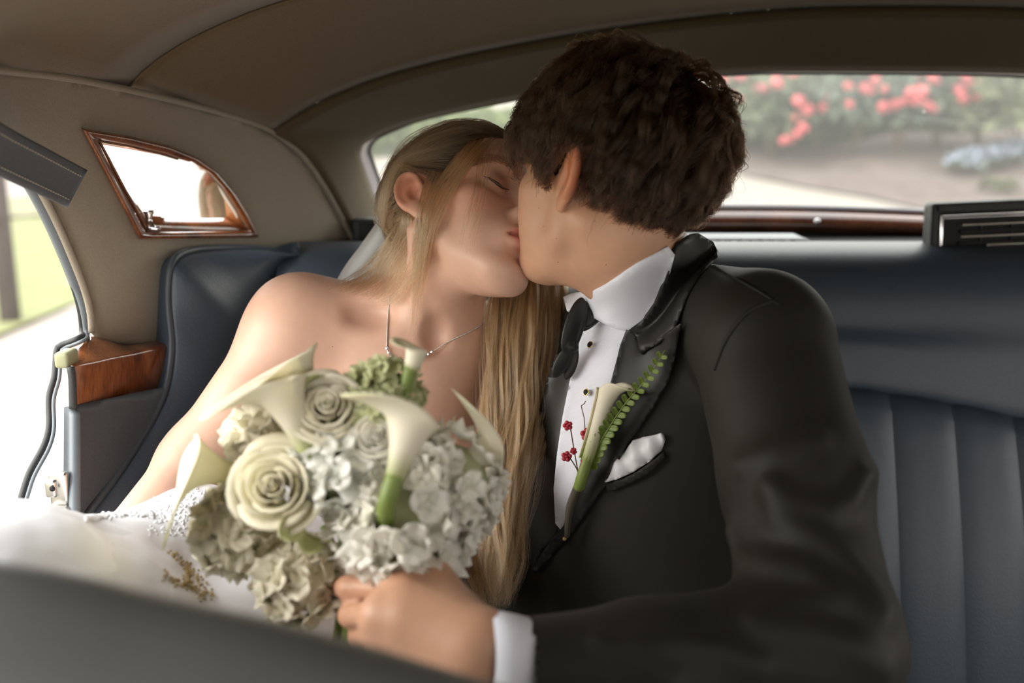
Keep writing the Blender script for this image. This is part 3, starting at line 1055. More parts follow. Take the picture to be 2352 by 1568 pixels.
# ================================================================== outside: road rising behind the car, lawn, hedge, rose bank
def sstep(a, b, x):
    t = np.clip((x - a) / (b - a), 0, 1)
    return t * t * (3 - 2 * t)
def H(x, y):
    y_ = np.maximum(y, 0.01)
    k = sstep(-0.42, -0.22, x / y_)
    return k * 0.158 * np.maximum(0, y - 2.3) * (1 - 0.35 * sstep(8, 30, y))
def on_ground(px, py, lift=0.0):
    lo, hi = 1.0, 80.0
    for d in np.linspace(2.0, 80, 1200):
        p = P(px, py, d)
        if p[2] <= float(H(p[0], p[1])) + lift: return p
    return P(px, py, 80)
M_road = mat('gravel_road', (0.27, 0.238, 0.205), 0.9, bump=0.4, scale=40, var=0.10, spec=0.2)
M_lawn = mat('lawn', (0.135, 0.155, 0.055), 0.95, scale=3.0, color2=(0.17, 0.175, 0.075), bump=0.6)
M_mulch = mat('mulch', (0.078, 0.057, 0.047), 0.95, scale=4.0, color2=(0.115, 0.09, 0.078), bump=0.8)
def patch(name, xs, ys, m, lift, mask=None):
    X, Y = np.meshgrid(xs, ys, indexing='ij')
    Z = H(X, Y) + lift
    A = np.stack([X, Y, Z], -1)
    n, k = X.shape
    idx = np.arange(n * k).reshape(n, k)
    f = [(idx[i, j], idx[i + 1, j], idx[i + 1, j + 1], idx[i, j + 1]) for i in range(n - 1) for j in range(k - 1) if mask is None or mask(X[i:i + 2, j:j + 2].mean(), Y[i:i + 2, j:j + 2].mean())]
    v = A.reshape(-1, 3)
    used = sorted({i for q in f for i in q}); mp = {a: b for b, a in enumerate(used)}
    return obj(name, v[used], [tuple(mp[i] for i in q) for q in f], m, kind='structure')
patch('ground', np.linspace(-45, 45, 120), np.r_[np.linspace(-25, 0, 8), np.linspace(1, 30, 60), np.linspace(32, 90, 30)], M_road, 0.0)
patch('lawn', np.linspace(-9.2, -3.38, 30), np.linspace(-25, 40, 80), M_lawn, 0.03)
patch('far_lawn', np.linspace(-40, -13, 20), np.linspace(-25, 70, 60), M_lawn, 0.03)
M_lawn2 = mat('pale_lawn', (0.15, 0.152, 0.075), 0.95, scale=2.0, color2=(0.18, 0.17, 0.10))
patch('back_lawn', np.linspace(-9, 12, 50), np.linspace(14.5, 60, 50), M_lawn2, 0.05, lambda x, y: x < 1.2 + (y - 14) * 0.1)
# rose bank: outline given by the kerb line seen through the rear window
kerb = [on_ground(a, b) for a, b in [(1560, 330), (1640, 385), (1720, 408), (1850, 435), (2000, 462), (2110, 484), (2300, 510), (2700, 560)]]
kx = [p[0] for p in kerb]; ky = [p[1] for p in kerb]
def bank_y(x): return np.interp(x, kx, ky)
X, S = np.meshgrid(np.linspace(kx[0], kx[-1] + 3, 60), np.linspace(0, 1, 30), indexing='ij')
Y = bank_y(X) + S * 9
Z = H(X, Y) + 0.02 + 0.62 * S ** 0.9 + 0.05 * vnoise(np.stack([X.ravel() * 2, Y.ravel() * 2, 0 * X.ravel()], 1)).reshape(X.shape) * np.minimum(1, S * 10)
v, f = loft(np.stack([X, Y, Z], -1))
bank_bvh = bvh_of(v, f)
obj('flower_bed', v, f, M_mulch, kind='structure')

def leaf_cloud(c, r, n, size, seed, flat=0.0):
    rg = np.random.default_rng(seed)
    V = []; Fc = []
    for i in range(n):
        d = rg.normal(size=3); d /= np.linalg.norm(d)
        if d[2] < -0.35: d[2] *= -0.6
        p = np.asarray(c) + d * np.asarray(r) * rg.uniform(0.55, 1.08)
        a = rg.normal(size=3); a /= np.linalg.norm(a)
        b = np.cross(a, rg.normal(size=3)); b /= np.linalg.norm(b)
        s = size * rg.uniform(0.6, 1.3)
        o = len(V)
        V += [p - a * s, p + b * s * 0.45, p + a * s, p - b * s * 0.45]
        Fc.append((o, o + 1, o + 2, o + 3))
    return V, Fc
M_leafs = [mat('bush_leaf_a', (0.082, 0.105, 0.048), 0.7, scale=5, var=0.35), mat('bush_leaf_b', (0.095, 0.11, 0.045), 0.7, scale=5, var=0.35), mat('bush_leaf_c', (0.085, 0.115, 0.078), 0.7, scale=5, var=0.35)]
M_rose = mat('red_bloom', (0.44, 0.070, 0.078), 0.6, scale=8, color2=(0.50, 0.13, 0.13))
M_lav = mat('pale_blue_bloom', (0.20, 0.23, 0.29), 0.7)
def on_bank(px, py):
    h, n = hit(bank_bvh, px, py)
    return h if h is not None else on_ground(px, py)
def bloom(r, seed):
    rg = np.random.default_rng(seed)
    g = Geo()
    for i in range(16):
        d = rg.normal(size=3); d /= np.linalg.norm(d)
        g.add(*sphere(d * r * 0.55, (r * 0.5, r * 0.5, r * 0.34), 6, 4, np.array(Matrix.Rotation(rg.uniform(0, 6), 3, nrm(rg.normal(size=3)).tolist()))))
    return mkmesh('bloom', g.v, g.f)
bloom_me = [bloom(1.0, 50 + i) for i in range(3)]
for m_ in bloom_me: m_.materials.append(M_rose)
bush_spec = [  # base px, width, height, tone, label
    (1690, 345, 0.62, 0.66, 1, 'rose bush with pinkish red blooms nearest the man through the rear window'),
    (1770, 362, 0.60, 0.62, 0, 'second rose bush from the man outside the rear window'),
    (1870, 352, 0.75, 0.85, 0, 'tall red rose bush above the chrome screw cap outside'),
    (1960, 356, 0.70, 0.86, 2, 'rose bush with the brightest red blooms at the middle of the rear window'),
    (2060, 350, 0.62, 0.76, 2, 'bluish green rose bush outside right of the brightest blooms'),
    (2150, 342, 0.66, 0.82, 0, 'rose bush outside with blooms straight above the air vent corner'),
    (2245, 340, 0.60, 0.85, 1, 'rose bush outside with blooms high above the vent slats'),
    (2330, 365, 0.78, 0.80, 1, 'olive green bush at the right edge of the rear window'),
    (1800, 262, 0.9, 0.9, 2, 'back row rose bush behind the man side of the bed'),
    (1990, 250, 0.9, 1.0, 0, 'back row rose bush behind the middle of the bed'),
    (2180, 246, 0.9, 1.0, 2, 'back row rose bush behind the right of the bed'),
    (2350, 240, 0.9, 1.0, 1, 'back row rose bush at far right of the bed')]
rgb_ = np.random.default_rng(21)
blooms_at = [(1700, 175), (1690, 170), (1660, 180), (1785, 170), (1800, 165), (1838, 178), (1930, 165), (1915, 160), (1740, 205), (1785, 190), (1745, 258), (1855, 252), (1905, 232), (1930, 228), (1952, 208), (1985, 203), (2000, 208), (1945, 240), (1888, 250), (2030, 246), (2085, 232), (2100, 222), (2120, 236), (2132, 243), (2110, 215), (2150, 185), (2220, 180), (2205, 212), (2215, 228), (1800, 322), (1832, 308), (2230, 200), (2140, 180)]
bushes = []
for i, (bx, by, w_, h_, tone, lab) in enumerate(bush_spec):
    b = on_bank(bx, by)
    e = empty('rose_bush', b, lab, 'bush', 'rose bushes on the bank behind the car')
    V, Fc = leaf_cloud(b + np.array((0, 0, h_ * 0.52)), (w_ * 0.62, w_ * 0.5, h_ * 0.56), 900, 0.075, 100 + i)
    obj('foliage', V, Fc, M_leafs[tone], e, smooth=False, kind='stuff')
    g = Geo()
    for k in range(4):
        a = rgb_.uniform(0, 6.28)
        g.add(*tube([b + np.array((0, 0, -0.02)), b + np.array((0.1 * math.cos(a), 0.1 * math.sin(a), h_ * 0.5)), b + np.array((0.22 * math.cos(a), 0.2 * math.sin(a), h_ * 0.9))], [0.012, 0.009, 0.004], 5))
    g.build('stems', mat('stem_brown', (0.12, 0.09, 0.05), 0.9) if 'stem_brown' not in MATS else MATS['stem_brown'], e)
    bushes.append((e, b, w_, h_))
for k, (px, py) in enumerate(blooms_at):
    best = None
    for e, b, w_, h_ in bushes:
        d0 = PX(b)[2] - 0.62 * w_
        q = P(px, py, d0)
        off = abs(q[0] - b[0]) / w_ + abs(q[2] - b[2] - h_ * 0.6) / h_
        if best is None or off < best[0]: best = (off, e, b, q)
    off, e, b, q = best
    for j in range(2 if k % 3 else 3):
        o = link('bloom', bloom_me[(k + j) % 3], None, e)
        r = rgb_.uniform(0.032, 0.058)
        o.location = tuple(float(t) for t in (np.array(q) + rgb_.normal(size=3) * 0.075 * j)); o.scale = (r, r, r)
for i, (px, py, s, lab) in enumerate([(2215, 405, 0.16, 'low pale blue flowering plant left of the small bedding plants'), (2255, 392, 0.15, 'pale blue flowering plant in the middle of the low row'), (2300, 385, 0.15, 'pale blue flowering plant above the vent at right'), (2345, 372, 0.15, 'pale blue flowering plant at the right edge of the bed')]):
    b = on_bank(px, py)
    e = empty('blue_plant', b, lab, 'plant', 'low pale blue plants in the bed')
    V, Fc = leaf_cloud(b + np.array((0, 0, s * .5)), (s, s * .8, s * .6), 160, 0.035, 300 + i)
    obj('foliage', V, Fc, M_leafs[2], e, smooth=False, kind='stuff')
    V, Fc = leaf_cloud(b + np.array((0, 0, s * .75)), (s, s * .8, s * .5), 160, 0.035, 320 + i)
    obj('flower_heads', V, Fc, M_lav, e, smooth=False, kind='stuff')
for i, (px, py, lab) in enumerate([(2270, 440, 'small green seedling in bare mulch nearer the man'), (2315, 445, 'small green seedling in bare mulch farther right'), (2290, 350, 'small green seedling just below the olive bush')]):
    b = on_bank(px, py)
    e = empty('seedling', b, lab, 'plant')
    V, Fc = leaf_cloud(b + np.array((0, 0, .05)), (.08, .08, .06), 70, 0.03, 350 + i)
    obj('foliage', V, Fc, M_leafs[1], e, smooth=False, kind='stuff')
# clipped hedge across the far lawn, behind the bride
hb = on_ground(905, 362)
M_hedge = mat('hedge_leaf', (0.105, 0.140, 0.035), 0.8, scale=4, color2=(0.08, 0.11, 0.03))
e = empty('clipped_hedge', hb, 'long clipped green hedge seen behind the bride through the rear window', 'hedge')
g = Geo()
L0, L1 = hb[0] - 0.9, hb[0] + 5.5
zt_ = Q(905, 290, hb[1])[2]
hh = zt_ - hb[2] + 0.05
rg = np.random.default_rng(5)
for k in range(5000):
    x = rg.uniform(L0, L1); t = rg.uniform(0, 1)
    if rg.random() < 0.6: p = np.array((x, hb[1] + rg.normal() * 0.02, hb[2] + hh * t))
    else: p = np.array((x, hb[1] + t * 0.6, hb[2] + hh + rg.normal() * 0.02))
    p[2] += float(H(p[0], p[1]) - H(hb[0], hb[1]))
    a = nrm(rg.normal(size=3)); b = nrm(np.cross(a, rg.normal(size=3))); s = 0.07
    g.add([p - a * s, p + b * s * .5, p + a * s, p - b * s * .5], [(0, 1, 2, 3)])
g.build('leaves', M_hedge, e, smooth=False, kind='stuff')
v, f = box((0, 0, 0), (L1 - L0, 0.55, hh), 0.05)
vv = [np.array(q) + np.array(((L0 + L1) / 2, hb[1] + 0.32, hb[2] + hh / 2)) for q in v]
obj('core', [(q[0], q[1], q[2] + float(H(q[0], q[1]) - H(hb[0], hb[1]))) for q in vv], f, M_hedge, e)
# wooden fence post with a wire on the left lawn
pb = on_ground(25, 738, 0.03)
fp = empty('fence_post', pb, 'grey wooden fence post on the lawn outside the open door', 'post')
obj('post', *box(pb + np.array((0, 0, 0.62)), (0.11, 0.11, 1.26), 0.012), mat('weathered_wood', (0.075, 0.062, 0.055), 0.9, scale=12, var=0.3, stretch=(4, 4, 0.5)), fp)
obj('cap', *box(pb + np.array((0, 0, 1.26)), (0.13, 0.13, 0.03), 0.008), MATS['weathered_wood'], fp)
wires = empty('fence_wire', pb + np.array((0, 0, 0.75)), 'thin wire strung from the fence post over the lawn', 'wire')
obj('strand', *tube([pb + np.array((-2.5, -3, 0.78)), pb + np.array((0.02, -0.07, 0.72)), pb + np.array((2.4, 6, 0.70))], 0.009, 6), MATS['weathered_wood'], wires)
# ================================================================== people: implicit sculpting in a head's own axes (left, forward, up)
def Rot(yaw, pitch, roll):
    yaw, pitch, roll = map(math.radians, (yaw, pitch, roll))
    f = np.array((math.sin(yaw), -math.cos(yaw), 0)); u = np.array((0, 0, 1.0)); l = np.cross(u, f)
    f2 = f * math.cos(pitch) + u * math.sin(pitch); u2 = u * math.cos(pitch) - f * math.sin(pitch)
    u3 = u2 * math.cos(roll) + l * math.sin(roll); l3 = l * math.cos(roll) - u2 * math.sin(roll)
    return np.stack([l3, f2, u3], 1)

def sd_ear(q, s, male):
    c = np.array((s * (0.0770 if male else 0.0735), -0.014 if male else -0.008, 0.002))
    out = nrm(np.array((s * 0.80, 0.56 if male else 0.36, 0.06)))           # faces outward and forward, the rear edge stands off
    up = nrm(np.array((s * 0.10, -0.22, 1.0))); up = nrm(up - out * up.dot(out)); fw = np.cross(up, out) * s
    fw = fw if fw[1] > 0 else -fw
    R = np.stack([fw, out, up], 1)
    p = (q - c.astype(np.float32)) @ R.astype(np.float32)                     # x forward across the ear, y outward, z up
    # the plate leans away from the head: y is its thickness, x its width
    plate = s_ell(p, (-0.002, 0.006, 0.0), (0.0165, 0.0065, 0.029))
    rim = None
    pts = []
    for a in np.linspace(-0.5, 4.1, 11):
        pts.append((0.0145 * math.cos(a) - 0.003, 0.010, 0.0265 * math.sin(a) + 0.003))
    rim = s_chain(p, pts, [0.0034] * 4 + [0.0038] * 4 + [0.0034] * 3)
    d = smin(plate, rim, 0.004)
    bowl = s_ell(p, (0.004, 0.0135, -0.003), (0.008, 0.0075, 0.0125))
    d = smax(d, -bowl, 0.004)
    scaph = s_chain(p, [(0.003, 0.0165, 0.019), (-0.009, 0.0165, 0.012), (-0.011, 0.0165, -0.004)], [0.0035, 0.0042, 0.0035])
    d = smax(d, -scaph, 0.004)
    lobe = s_ell(p, (0.004, 0.006, -0.029), (0.0085, 0.0055, 0.0105))
    d = smin(d, lobe, 0.006)
    tragus = s_ell(p, (0.013, 0.006, -0.004), (0.004, 0.005, 0.007))
    return smin(d, tragus, 0.004)

def sd_head(q, male, ears=True):
    k = 0.02
    d = s_ell(q, (0, -0.008, 0.048), (0.074, 0.096, 0.083))
    d = smin(d, s_ell(q, (0, 0.036, 0.040), (0.062, 0.058, 0.058)), k)
    d = smin(d, s_ell(q, (0, 0.040, -0.020), ((0.056, 0.050, 0.062) if male else (0.051, 0.050, 0.054))), k)
    jw = 0.052 if male else 0.0455
    for s in (-1, 1):
        d = smin(d, s_chain(q, [(s * 0.060, 0.004, -0.005), (s * jw, 0.012, -0.056 if male else -0.047), (s * 0.020, 0.070, -0.092)], [0.014, 0.015, 0.014]), 0.03)
        d = smin(d, s_ell(q, (s * 0.043, 0.056, -0.014), (0.022, 0.022, 0.018)), 0.022)        # cheekbone
        d = smin(d, s_ell(q, (s * 0.034, 0.059, -0.044), ((0.022, 0.022, 0.026) if male else (0.018, 0.018, 0.022))), 0.020)        # cheek
    d = smin(d, s_ell(q, (0, 0.050, -0.068), (0.036, 0.036, 0.034)), 0.025)
    d = smin(d, s_ell(q, (0, 0.073, -0.094), (0.019, 0.016, 0.014)), 0.02)                     # chin
    d = smin(d, s_ell(q, (0, 0.030, -0.082 if male else -0.072), (0.040, 0.045, 0.020) if male else (0.034, 0.042, 0.016)), 0.03 if male else 0.02)                     # under the jaw
    for s in (-1, 1):
        d = smax(d, -s_ell(q, (s * 0.031, 0.098, 0.011), (0.019, 0.020, 0.0135)), 0.018)        # orbit
        d = smin(d, s_ell(q, (s * 0.031, 0.0725, 0.012), (0.0155, 0.0145, 0.0125)), 0.008)      # closed lid over the eyeball
        lid = s_chain(q, [(s * 0.0175, 0.084, 0.008), (s * 0.025, 0.0885, 0.0035), (s * 0.033, 0.0885, 0.003), (s * 0.041, 0.083, 0.006), (s * 0.046, 0.076, 0.0095)], [0.0011] * 5)
        d = smax(d, -lid, 0.003)                                                               # where the lids meet
        br = 0.010 if male else 0.008
        d = smin(d, s_chain(q, [(s * 0.012, 0.087, 0.031), (s * 0.030, 0.083, 0.037), (s * 0.048, 0.064, 0.033)], [br, br, br * .8]), 0.018)
    # nose
    d = smin(d, s_chain(q, [(0, 0.086, 0.026), (0, 0.099, 0.000), (0, 0.109, -0.022)], [0.0065, 0.0075, 0.0098]), 0.014)
    for s in (-1, 1):
        d = smin(d, s_ell(q, (s * 0.0115, 0.099, -0.027), (0.0072, 0.0105, 0.0078)), 0.008)
        d = smax(d, -s_ell(q, (s * 0.0068, 0.101, -0.0350), (0.0036, 0.0062, 0.0042)), 0.003)
    # puckered mouth
    d = smin(d, s_ell(q, (0, 0.084, -0.054), (0.027, 0.014, 0.022)), 0.02)
    up = s_chain(q, [(-0.025, 0.0865, -0.0585), (-0.014, 0.0975, -0.0535), (-0.005, 0.1030, -0.0508), (0.005, 0.1030, -0.0508), (0.014, 0.0975, -0.0535), (0.025, 0.0865, -0.0585)], [0.0030, 0.0058, 0.0065, 0.0065, 0.0058, 0.0030])
    lo = s_chain(q, [(-0.024, 0.0855, -0.0610), (-0.012, 0.0965, -0.0668), (0, 0.1005, -0.0685), (0.012, 0.0965, -0.0668), (0.024, 0.0855, -0.0610)], [0.0030, 0.0066, 0.0074, 0.0066, 0.0030])
    d = smin(d, up, 0.004); d = smin(d, lo, 0.004)
    line = s_chain(q, [(-0.027, 0.0855, -0.0595), (-0.013, 0.1030, -0.0598), (0, 0.1090, -0.0594), (0.013, 0.1030, -0.0598), (0.027, 0.0855, -0.0595)], [0.0018] * 5)
    d = smax(d, -line, 0.002)
    d = smax(d, -s_ell(q, (0, 0.099, -0.079), (0.018, 0.0075, 0.0055)), 0.012)                 # fold under the lower lip
    if ears:
        for s in (-1, 1): d = smin(d, near(q, (s * 0.077, -0.014, 0.002), 0.05, lambda t: sd_ear(t, s, male)), 0.004)
    return d

BR = Rot(57.7, 23.1, 37.0); BC = P(1060, 524, 1.185)
GR = Rot(-131, 2.0, -9.0); GC = P(1398, 428, 1.055)
def loc(p, R, c): return (p - c.astype(np.float32)) @ R.astype(np.float32)
def wor(l, R, c): return np.asarray(l, float) @ R.T + c

# ------------------------------------------------------------------ the bride's body
b_nb = P(985, 735, 1.235)
b_shR, b_elR, b_wrR = P(693, 742, 1.215), P(455, 1062, 1.15), P(292, 1232, 1.035)
b_shL, b_elL, b_wrL = P(1140, 820, 1.30), P(1110, 1180, 1.27), P(960, 1330, 1.00)
b_ch = P(905, 930, 1.275)
bx_l = nrm(b_shL - b_shR); bx_u = nrm(b_nb - P(850, 1300, 1.27)); bx_u = nrm(bx_u - bx_l * bx_u.dot(bx_l)); bx_f = np.cross(bx_l, bx_u)
if bx_f[1] > 0: bx_f = -bx_f
RB = np.stack([bx_l, bx_f, bx_u], 1)
b_pelvis = b_ch - bx_u * 0.40
def sd_bride_torso(p):
    d = s_ell(p, b_ch - bx_u * 0.02, (0.150, 0.098, 0.155), RB)
    d = smin(d, s_ell(p, b_nb - bx_u * 0.06 - bx_f * 0.01, (0.135, 0.070, 0.070), RB), 0.05)
    d = smin(d, s_ell(p, b_ch - bx_u * 0.21, (0.122, 0.092, 0.13), RB), 0.06)
    for s in (-1, 1):
        d = smin(d, s_ell(p, b_ch + bx_l * (0.072 * s) + bx_f * 0.060 - bx_u * 0.075, (0.065, 0.062, 0.066), RB), 0.03)
    return d
def sd_bride(p):
    hq = loc(p, BR, BC)
    d = sd_bride_torso(p)
    n0 = wor((0, -0.020, -0.045), BR, BC)
    nk = s_cap(p, n0, b_nb - bx_f * 0.008, 0.046, 0.047)
    nk = smin(nk, s_cap(p, b_nb, b_nb - bx_u * 0.06, 0.052, 0.07), 0.04)
    mast = wor((-0.058, -0.012, -0.035), BR, BC)
    notch = b_nb + bx_f * 0.047 - bx_u * 0.045
    d = smin(d, nk, 0.045)
    d = smin(d, s_cap(p, mast, notch - bx_l * 0.012, 0.0125, 0.0095), 0.009)
    mastL = wor((0.058, -0.012, -0.035), BR, BC)
    d = smin(d, s_cap(p, mastL, notch + bx_l * 0.012, 0.0125, 0.0095), 0.009)
    for sh, el, wr, s in ((b_shR, b_elR, b_wrR, -1), (b_shL, b_elL, b_wrL, 1)):
        d = smin(d, s_cap(p, b_nb + bx_l * 0.04 * s - bx_u * 0.015, sh + bx_u * 0.006, 0.040, 0.046), 0.05)
        d = smin(d, s_cap(p, notch + bx_l * 0.014 * s, sh + bx_u * 0.020 + bx_f * 0.024, 0.0100, 0.009), 0.014)
        arm = smin(s_cap(p, sh, el, 0.051, 0.041), s_ell(p, sh + (el - sh) * 0.12, (0.055, 0.055, 0.065)), 0.03)
        arm = smin(arm, s_cap(p, el, wr, 0.040, 0.026), 0.03)
        d = smin(d, arm, 0.035)
        hd = nrm(wr - el)
        d = smin(d, s_cap(p, wr, wr + hd * 0.075, 0.024, 0.026, (np.array((0, 0, 1.0)), 1.5)), 0.02)
        for k in range(4):
            o = np.cross(hd, np.array((0, 0, 1.0))) * (k - 1.5) * 0.018
            d = smin(d, s_chain(p, [wr + hd * 0.07 + o, wr + hd * 0.115 + o * 1.1, wr + hd * 0.145 + o - np.array((0, 0, 0.012))], [0.009, 0.008, 0.007]), 0.006)
    d = smax(d, -s_ell(p, HOLLOW_R, (0.024, 0.016, 0.013)), 0.020)
    d = smax(d, -s_ell(p, HOLLOW_C, (0.011, 0.012, 0.016)), 0.016)
    h = near(hq, (0, 0, 0.01), 0.19, lambda t: sd_head(t, False))
    return smin(d, h, 0.012)
HOLLOW_R = P(852, 722, 1.0); HOLLOW_C = P(1000, 765, 1.0)
HOLLOW_R, HOLLOW_C = march(sd_bride, 852, 720), march(sd_bride, 1000, 768)
def bride_cols(V):
    q = loc(V.astype(np.float32), BR, BC)
    base = np.array((0.68, 0.425, 0.315)); n = len(V)
    C = np.tile(base, (n, 1))
    def blend(w, c):
        nonlocal C
        C = C * (1 - w[:, None]) + np.array(c) * w[:, None]
    g = lambda c, r: np.exp(-(((q - np.array(c)) / np.array(r)) ** 2).sum(1))
    hd = (q[:, 2] > -0.13) & (np.abs(q[:, 0]) < 0.11)
    for s in (-1, 1):
        blend(0.68 * g((s * 0.046, 0.062, -0.018), (0.026, 0.03, 0.022)), (0.62, 0.25, 0.17))
        blend(0.62 * g((s * 0.032, 0.085, 0.016), (0.022, 0.03, 0.012)), (0.38, 0.185, 0.12))
        blend(0.8 * g((s * 0.084, -0.012, 0.005), (0.016, 0.026, 0.035)), (0.72, 0.24, 0.14))  # backlight glowing through the ears, painted into the skin colour
    blend(0.35 * g((0, 0.112, -0.022), (0.014, 0.014, 0.012)), (0.64, 0.30, 0.22))
    lips = np.clip(1.3 - np.sqrt((q[:, 0] / 0.0265) ** 2 + ((q[:, 2] + 0.0597) / 0.0155) ** 2) * 1.3, 0, 1) * (q[:, 1] > 0.082) * 2.2
    blend(np.clip(lips, 0, 1) * 0.9, (0.46, 0.115, 0.095))
    ln = np.exp(-((q[:, 2] + 0.0591) / 0.0014) ** 2) * (np.abs(q[:, 0]) < 0.021) * (q[:, 1] > 0.083)
    blend(0.7 * ln, (0.20, 0.05, 0.04))
    sp = vnoise(V * 140.0)
    C *= (1 + 0.03 * sp)[:, None]
    # a few small moles
    return np.clip(C, 0, 1)

def skin(name, attr='Col', rough=0.42):
    return mat(name, (1, 1, 1), rough, attr=attr, bump=0.10, scale=900, spec=0.42, sss=0.20, detail=2, bdist=0.0006)
M_skin = skin('skin')

bride = empty('person', P(850, 1330, 1.25), 'woman in strapless white gown with long fair hair kissing the man', 'person')
lo = np.min([b_elR, b_wrR, b_shR, BC, b_pelvis, b_wrL, b_shL], 0) - 0.17
hi = np.max([b_elR, b_wrR, b_shR, BC, b_pelvis, b_wrL, b_shL], 0) + 0.17
V, Qd = nets(sd_bride, lo, hi, 0.0023, 1)
# finer head
V_b, Q_b = V, Qd
body_b = link('body', fast_mesh('body', V, Qd, bride_cols(V)), M_skin, bride)
bvh_bride = bvh_of(V, Qd)

# ------------------------------------------------------------------ the groom's body and clothes
TH = math.radians(-42)
g_f = np.array((math.sin(TH), -math.cos(TH), 0.0)); g_u = nrm(np.array((-0.06, 0.05, 1.0)))
g_f = nrm(g_f - g_u * g_f.dot(g_u)); g_l = np.cross(g_u, g_f)
RG = np.stack([g_l, g_f, g_u], 1)
g_nb = P(1492, 668, 1.135)
g_shL = P(1752, 800, 0.985); g_elL = P(1882, 1490, 0.83); g_wrL = P(1150, 1508, 0.765)
g_ch = g_nb - g_u * 0.20 + g_f * 0.0
g_shR = g_nb - g_l * 0.155 - g_u * 0.075 - g_f * 0.035
g_elR = g_shR + np.array((0.02, 0.02, -0.26))
n0g = wor((0, -0.022, -0.045), GR, GC)
fore = nrm(g_wrL - g_elL)
# hand
wr = P(1105, 1496, 0.762)
mcp = [P(925, 1352, 0.788), P(868, 1410, 0.770), P(878, 1456, 0.776), P(922, 1496, 0.786)]
pip = [P(800, 1349, 0.812), P(806, 1412, 0.806), P(828, 1460, 0.812), P(882, 1502, 0.816)]
dip = [P(768, 1347, 0.846), P(800, 1412, 0.838), P(834, 1456, 0.844), P(890, 1492, 0.844)]
tipf = [P(780, 1338, 0.868), P(820, 1402, 0.858), P(858, 1446, 0.860), P(912, 1478, 0.858)]
th = [P(1045, 1405, 0.792), P(1002, 1326, 0.806), P(935, 1305, 0.842), P(885, 1296, 0.862)]
def sd_hand(p):
    d = s_cap(p, wr, wr + fore * -0.05, 0.029, 0.020, (np.array((0, 1.0, 0.1)), 1.25))
    for i, m in enumerate(mcp):
        d = smin(d, s_cap(p, wr + (m - wr) * 0.12, m, 0.0205, 0.0135 if i else 0.0145), 0.024)
    d = smin(d, s_cap(p, P(1010, 1430, .772), P(930, 1410, .768), 0.019, 0.016), 0.02)
    for i in range(4):
        r = (0.0088, 0.0092, 0.0088, 0.0078)[i]
        fg = s_chain(p, [mcp[i], pip[i], dip[i], tipf[i]], [r * 1.12, r, r * 0.9, r * 0.78])
        fg = smin(fg, s_ell(p, pip[i], (r * 1.06,) * 3), 0.006)
        d = smin(d, fg, 0.005)
        d = smin(d, s_ell(p, mcp[i] + np.array((0, -0.0035, 0.001)), (r * 1.15,) * 3), 0.010)
    t = s_chain(p, th, [0.020, 0.0145, 0.0115, 0.0095])
    return smin(d, t, 0.016)
def sd_gbody(p):
    d = s_ell(p, g_ch - g_u * 0.05, (0.150, 0.085, 0.22), RG)
    nk = s_cap(p, n0g, g_nb - g_f * 0.015, 0.057, 0.062)
    d = smin(d, nk, 0.03)
    d = smin(d, s_cap(p, g_nb - g_l * 0.08 - g_u * .09, g_nb + g_l * 0.12 - g_u * .08, 0.040), 0.04)
    d = smin(d, s_chain(p, [g_shL, g_elL, g_wrL, wr], [0.046, 0.036, 0.022, 0.021]), 0.02)
    d = smin(d, near(p, P(980, 1420, .80), 0.16, sd_hand), 0.008)
    m1 = wor((0.052, -0.014, -0.040), GR, GC)
    d = smin(d, s_cap(p, m1, g_nb + g_f * 0.045 - g_u * 0.02, 0.013, 0.010), 0.022)
    adam = wor((0, 0.030, -0.105), GR, GC)
    d = smin(d, s_cap(p, wor((0, 0.02, -0.085), GR, GC), g_nb + g_f * 0.035, 0.022, 0.024), 0.03)
    return smin(d, near(loc(p, GR, GC), (0, 0, 0.01), 0.19, lambda t: sd_head(t, True)), 0.014)
def groom_cols(V):
    q = loc(V.astype(np.float32), GR, GC)
    C = np.tile(np.array((0.60, 0.345, 0.225)), (len(V), 1))
    def blend(w, c):
        nonlocal C
        C = C * (1 - w[:, None]) + np.array(c) * w[:, None]
    g = lambda c, r: np.exp(-(((q - np.array(c)) / np.array(r)) ** 2).sum(1))
    blend(0.9 * g((0.088, -0.020, 0.006), (0.022, 0.028, 0.034)), (0.66, 0.20, 0.09))  # left ear reddened: its backlit glow is put into the colour
    blend(0.35 * g((0.04, 0.065, -0.02), (0.03, 0.03, 0.025)), (0.62, 0.30, 0.19))
    blend(0.30 * g((0.045, 0.02, -0.060), (0.025, 0.025, 0.02)), (0.50, 0.27, 0.19))
    lips = np.clip(1.3 - np.sqrt((q[:, 0] / 0.0265) ** 2 + ((q[:, 2] + 0.0597) / 0.0155) ** 2) * 1.3, 0, 1) * (q[:, 1] > 0.082) * 2.2
    blend(np.clip(lips, 0, 1) * 0.8, (0.48, 0.17, 0.13))
    for m in mcp + pip:
        w = np.exp(-(((V - m) / 0.013) ** 2).sum(1)); blend(0.35 * w, (0.60, 0.25, 0.15))
    for l in [(0.060, 0.045, -0.033), (0.052, 0.050, -0.078), (0.056, 0.030, -0.064)]:
        pass
    C *= (1 + 0.03 * vnoise(V * 140.0))[:, None]
    return np.clip(C, 0, 1)
groom = empty('person', P(1600, 1450, 1.1), 'dark haired man in black dinner jacket and bow tie kissing the woman', 'person')
allp = np.array([GC, g_shL, g_elL, g_wrL, g_nb, g_shR, wr, tipf[0], g_ch - g_u * 0.27])
V, Qd = nets(sd_gbody, allp.min(0) - 0.16, allp.max(0) + 0.16, 0.0025, 1)
V_g, Q_g = V, Qd
link('body', fast_mesh('body', V, Qd, groom_cols(V)), M_skin, groom)
bvh_gbody = bvh_of(V, Qd)

